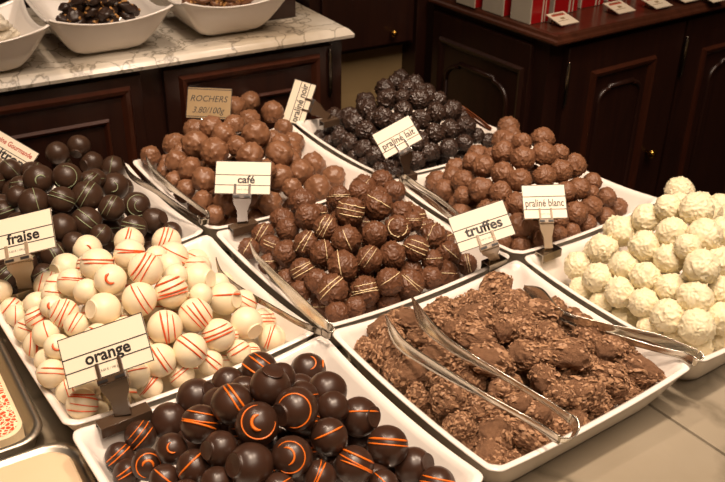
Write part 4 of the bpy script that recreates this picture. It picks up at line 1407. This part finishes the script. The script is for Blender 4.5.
def border_mat():
    m = D.materials.new('orange filigree border'); m.use_nodes = True; nt = m.node_tree; N = nt.nodes; L = nt.links; b = N['Principled BSDF']
    tc = N.new('ShaderNodeTexCoord'); v = N.new('ShaderNodeTexVoronoi'); v.inputs['Scale'].default_value = 260; v.feature = 'DISTANCE_TO_EDGE'
    cr = N.new('ShaderNodeValToRGB'); cr.color_ramp.interpolation = 'CONSTANT'; cr.color_ramp.elements[0].color = srgb('f0dcb8'); cr.color_ramp.elements[1].color = srgb('d84a22'); cr.color_ramp.elements[1].position = .10
    L.new(tc.outputs['Object'], v.inputs['Vector']); L.new(v.outputs['Distance'], cr.inputs['Fac']); L.new(cr.outputs['Color'], b.inputs['Base Color']); b.inputs['Roughness'].default_value = .5
    return m
mb = MB(); A_ = rrp(hx-.0165, hy-.0165, r-.008, .0162); B_ = rrp(hx-.0285, hy-.0285, r-.014, .0162)
mb.rings([A_, [p+Vector((0, 0, .0002)) for p in A_], [p+Vector((0, 0, .0002)) for p in B_], B_], 0, False); tag(mb.obj('patterned_border', border_mat(), bx), 'orange patterned border')
t = thing('serving_tray', 'steel tray with a flat beige lid at the bottom left corner', 'tray', (.050, .476, 0), math.radians(-4))
mb = MB(); hx, hy, r = .080, .100, .024
mb.rings([rrp(hx-.012, hy-.012, r, 0), rrp(hx-.004, hy-.004, r, .004), rrp(hx-.001, hy-.001, r, .016), rrp(hx, hy, r, .018), rrp(hx-.002, hy-.002, r, .020), rrp(hx-.006, hy-.006, r, .0195), rrp(hx-.009, hy-.009, r, .010)], 0, True, True, True, True)
mb.obj('tray', M['steel_tray'], t)
mb = MB(); mb.rings([rrp(hx-.0095, hy-.0095, r-.004, .0101), rrp(hx-.0095, hy-.0095, r-.004, .0185), rrp(hx-.011, hy-.011, r-.004, .0195)], 0, False, True, True, True); tag(mb.obj('lid', M['board'], t), 'flat beige lid')
# ---------------------------------------------------------------- light
def spot(loc, tgt, power, angle, blend, rad, col=(1, .74, .45)):
    l = D.lights.new('ceiling_spot', 'SPOT'); l.energy = power; l.spot_size = math.radians(angle); l.spot_blend = blend; l.shadow_soft_size = rad; l.color = col
    o = D.objects.new('ceiling_spot', l); COL.objects.link(o); o.location = loc
    o.rotation_euler = (Vector(tgt)-Vector(loc)).to_track_quat('-Z', 'Y').to_euler(); return o
WARM = (1, .78, .60)
spot((.15, .30, 1.75), (.40, .50, 0), 54, 46, .8, .05, WARM)
spot((.75, .25, 1.75), (.55, .50, 0), 38, 46, .8, .05, WARM)
spot((.05, .95, 1.8), (.35, .72, 0), 30, 44, .8, .05, WARM)
spot((.20, .75, 1.9), (.42, 1.12, .1), 7, 30, .9, .03, WARM)
spot((1.15, .30, 2.0), (1.10, .95, .1), 22, 45, .9, .05, WARM)
w = D.worlds.new('room'); SC.world = w; w.use_nodes = True
w.node_tree.nodes['Background'].inputs[0].default_value = (1, .8, .6, 1); w.node_tree.nodes['Background'].inputs[1].default_value = .10
ar = D.lights.new('fill_light', 'AREA'); ar.energy = 36; ar.size = 1.6; ar.color = WARM  # unseen soft fill, added to lighten the gaps between the bowls
ao = D.objects.new('fill_light', ar); COL.objects.link(ao); ao.location = (.2, -.3, 2.1); ao.rotation_euler = (math.radians(12), 0, 0)
SC.view_settings.view_transform = 'Standard'; SC.view_settings.look = 'None'; SC.view_settings.gamma = 1; SC.view_settings.use_curve_mapping = False
SC.view_settings.exposure = .47
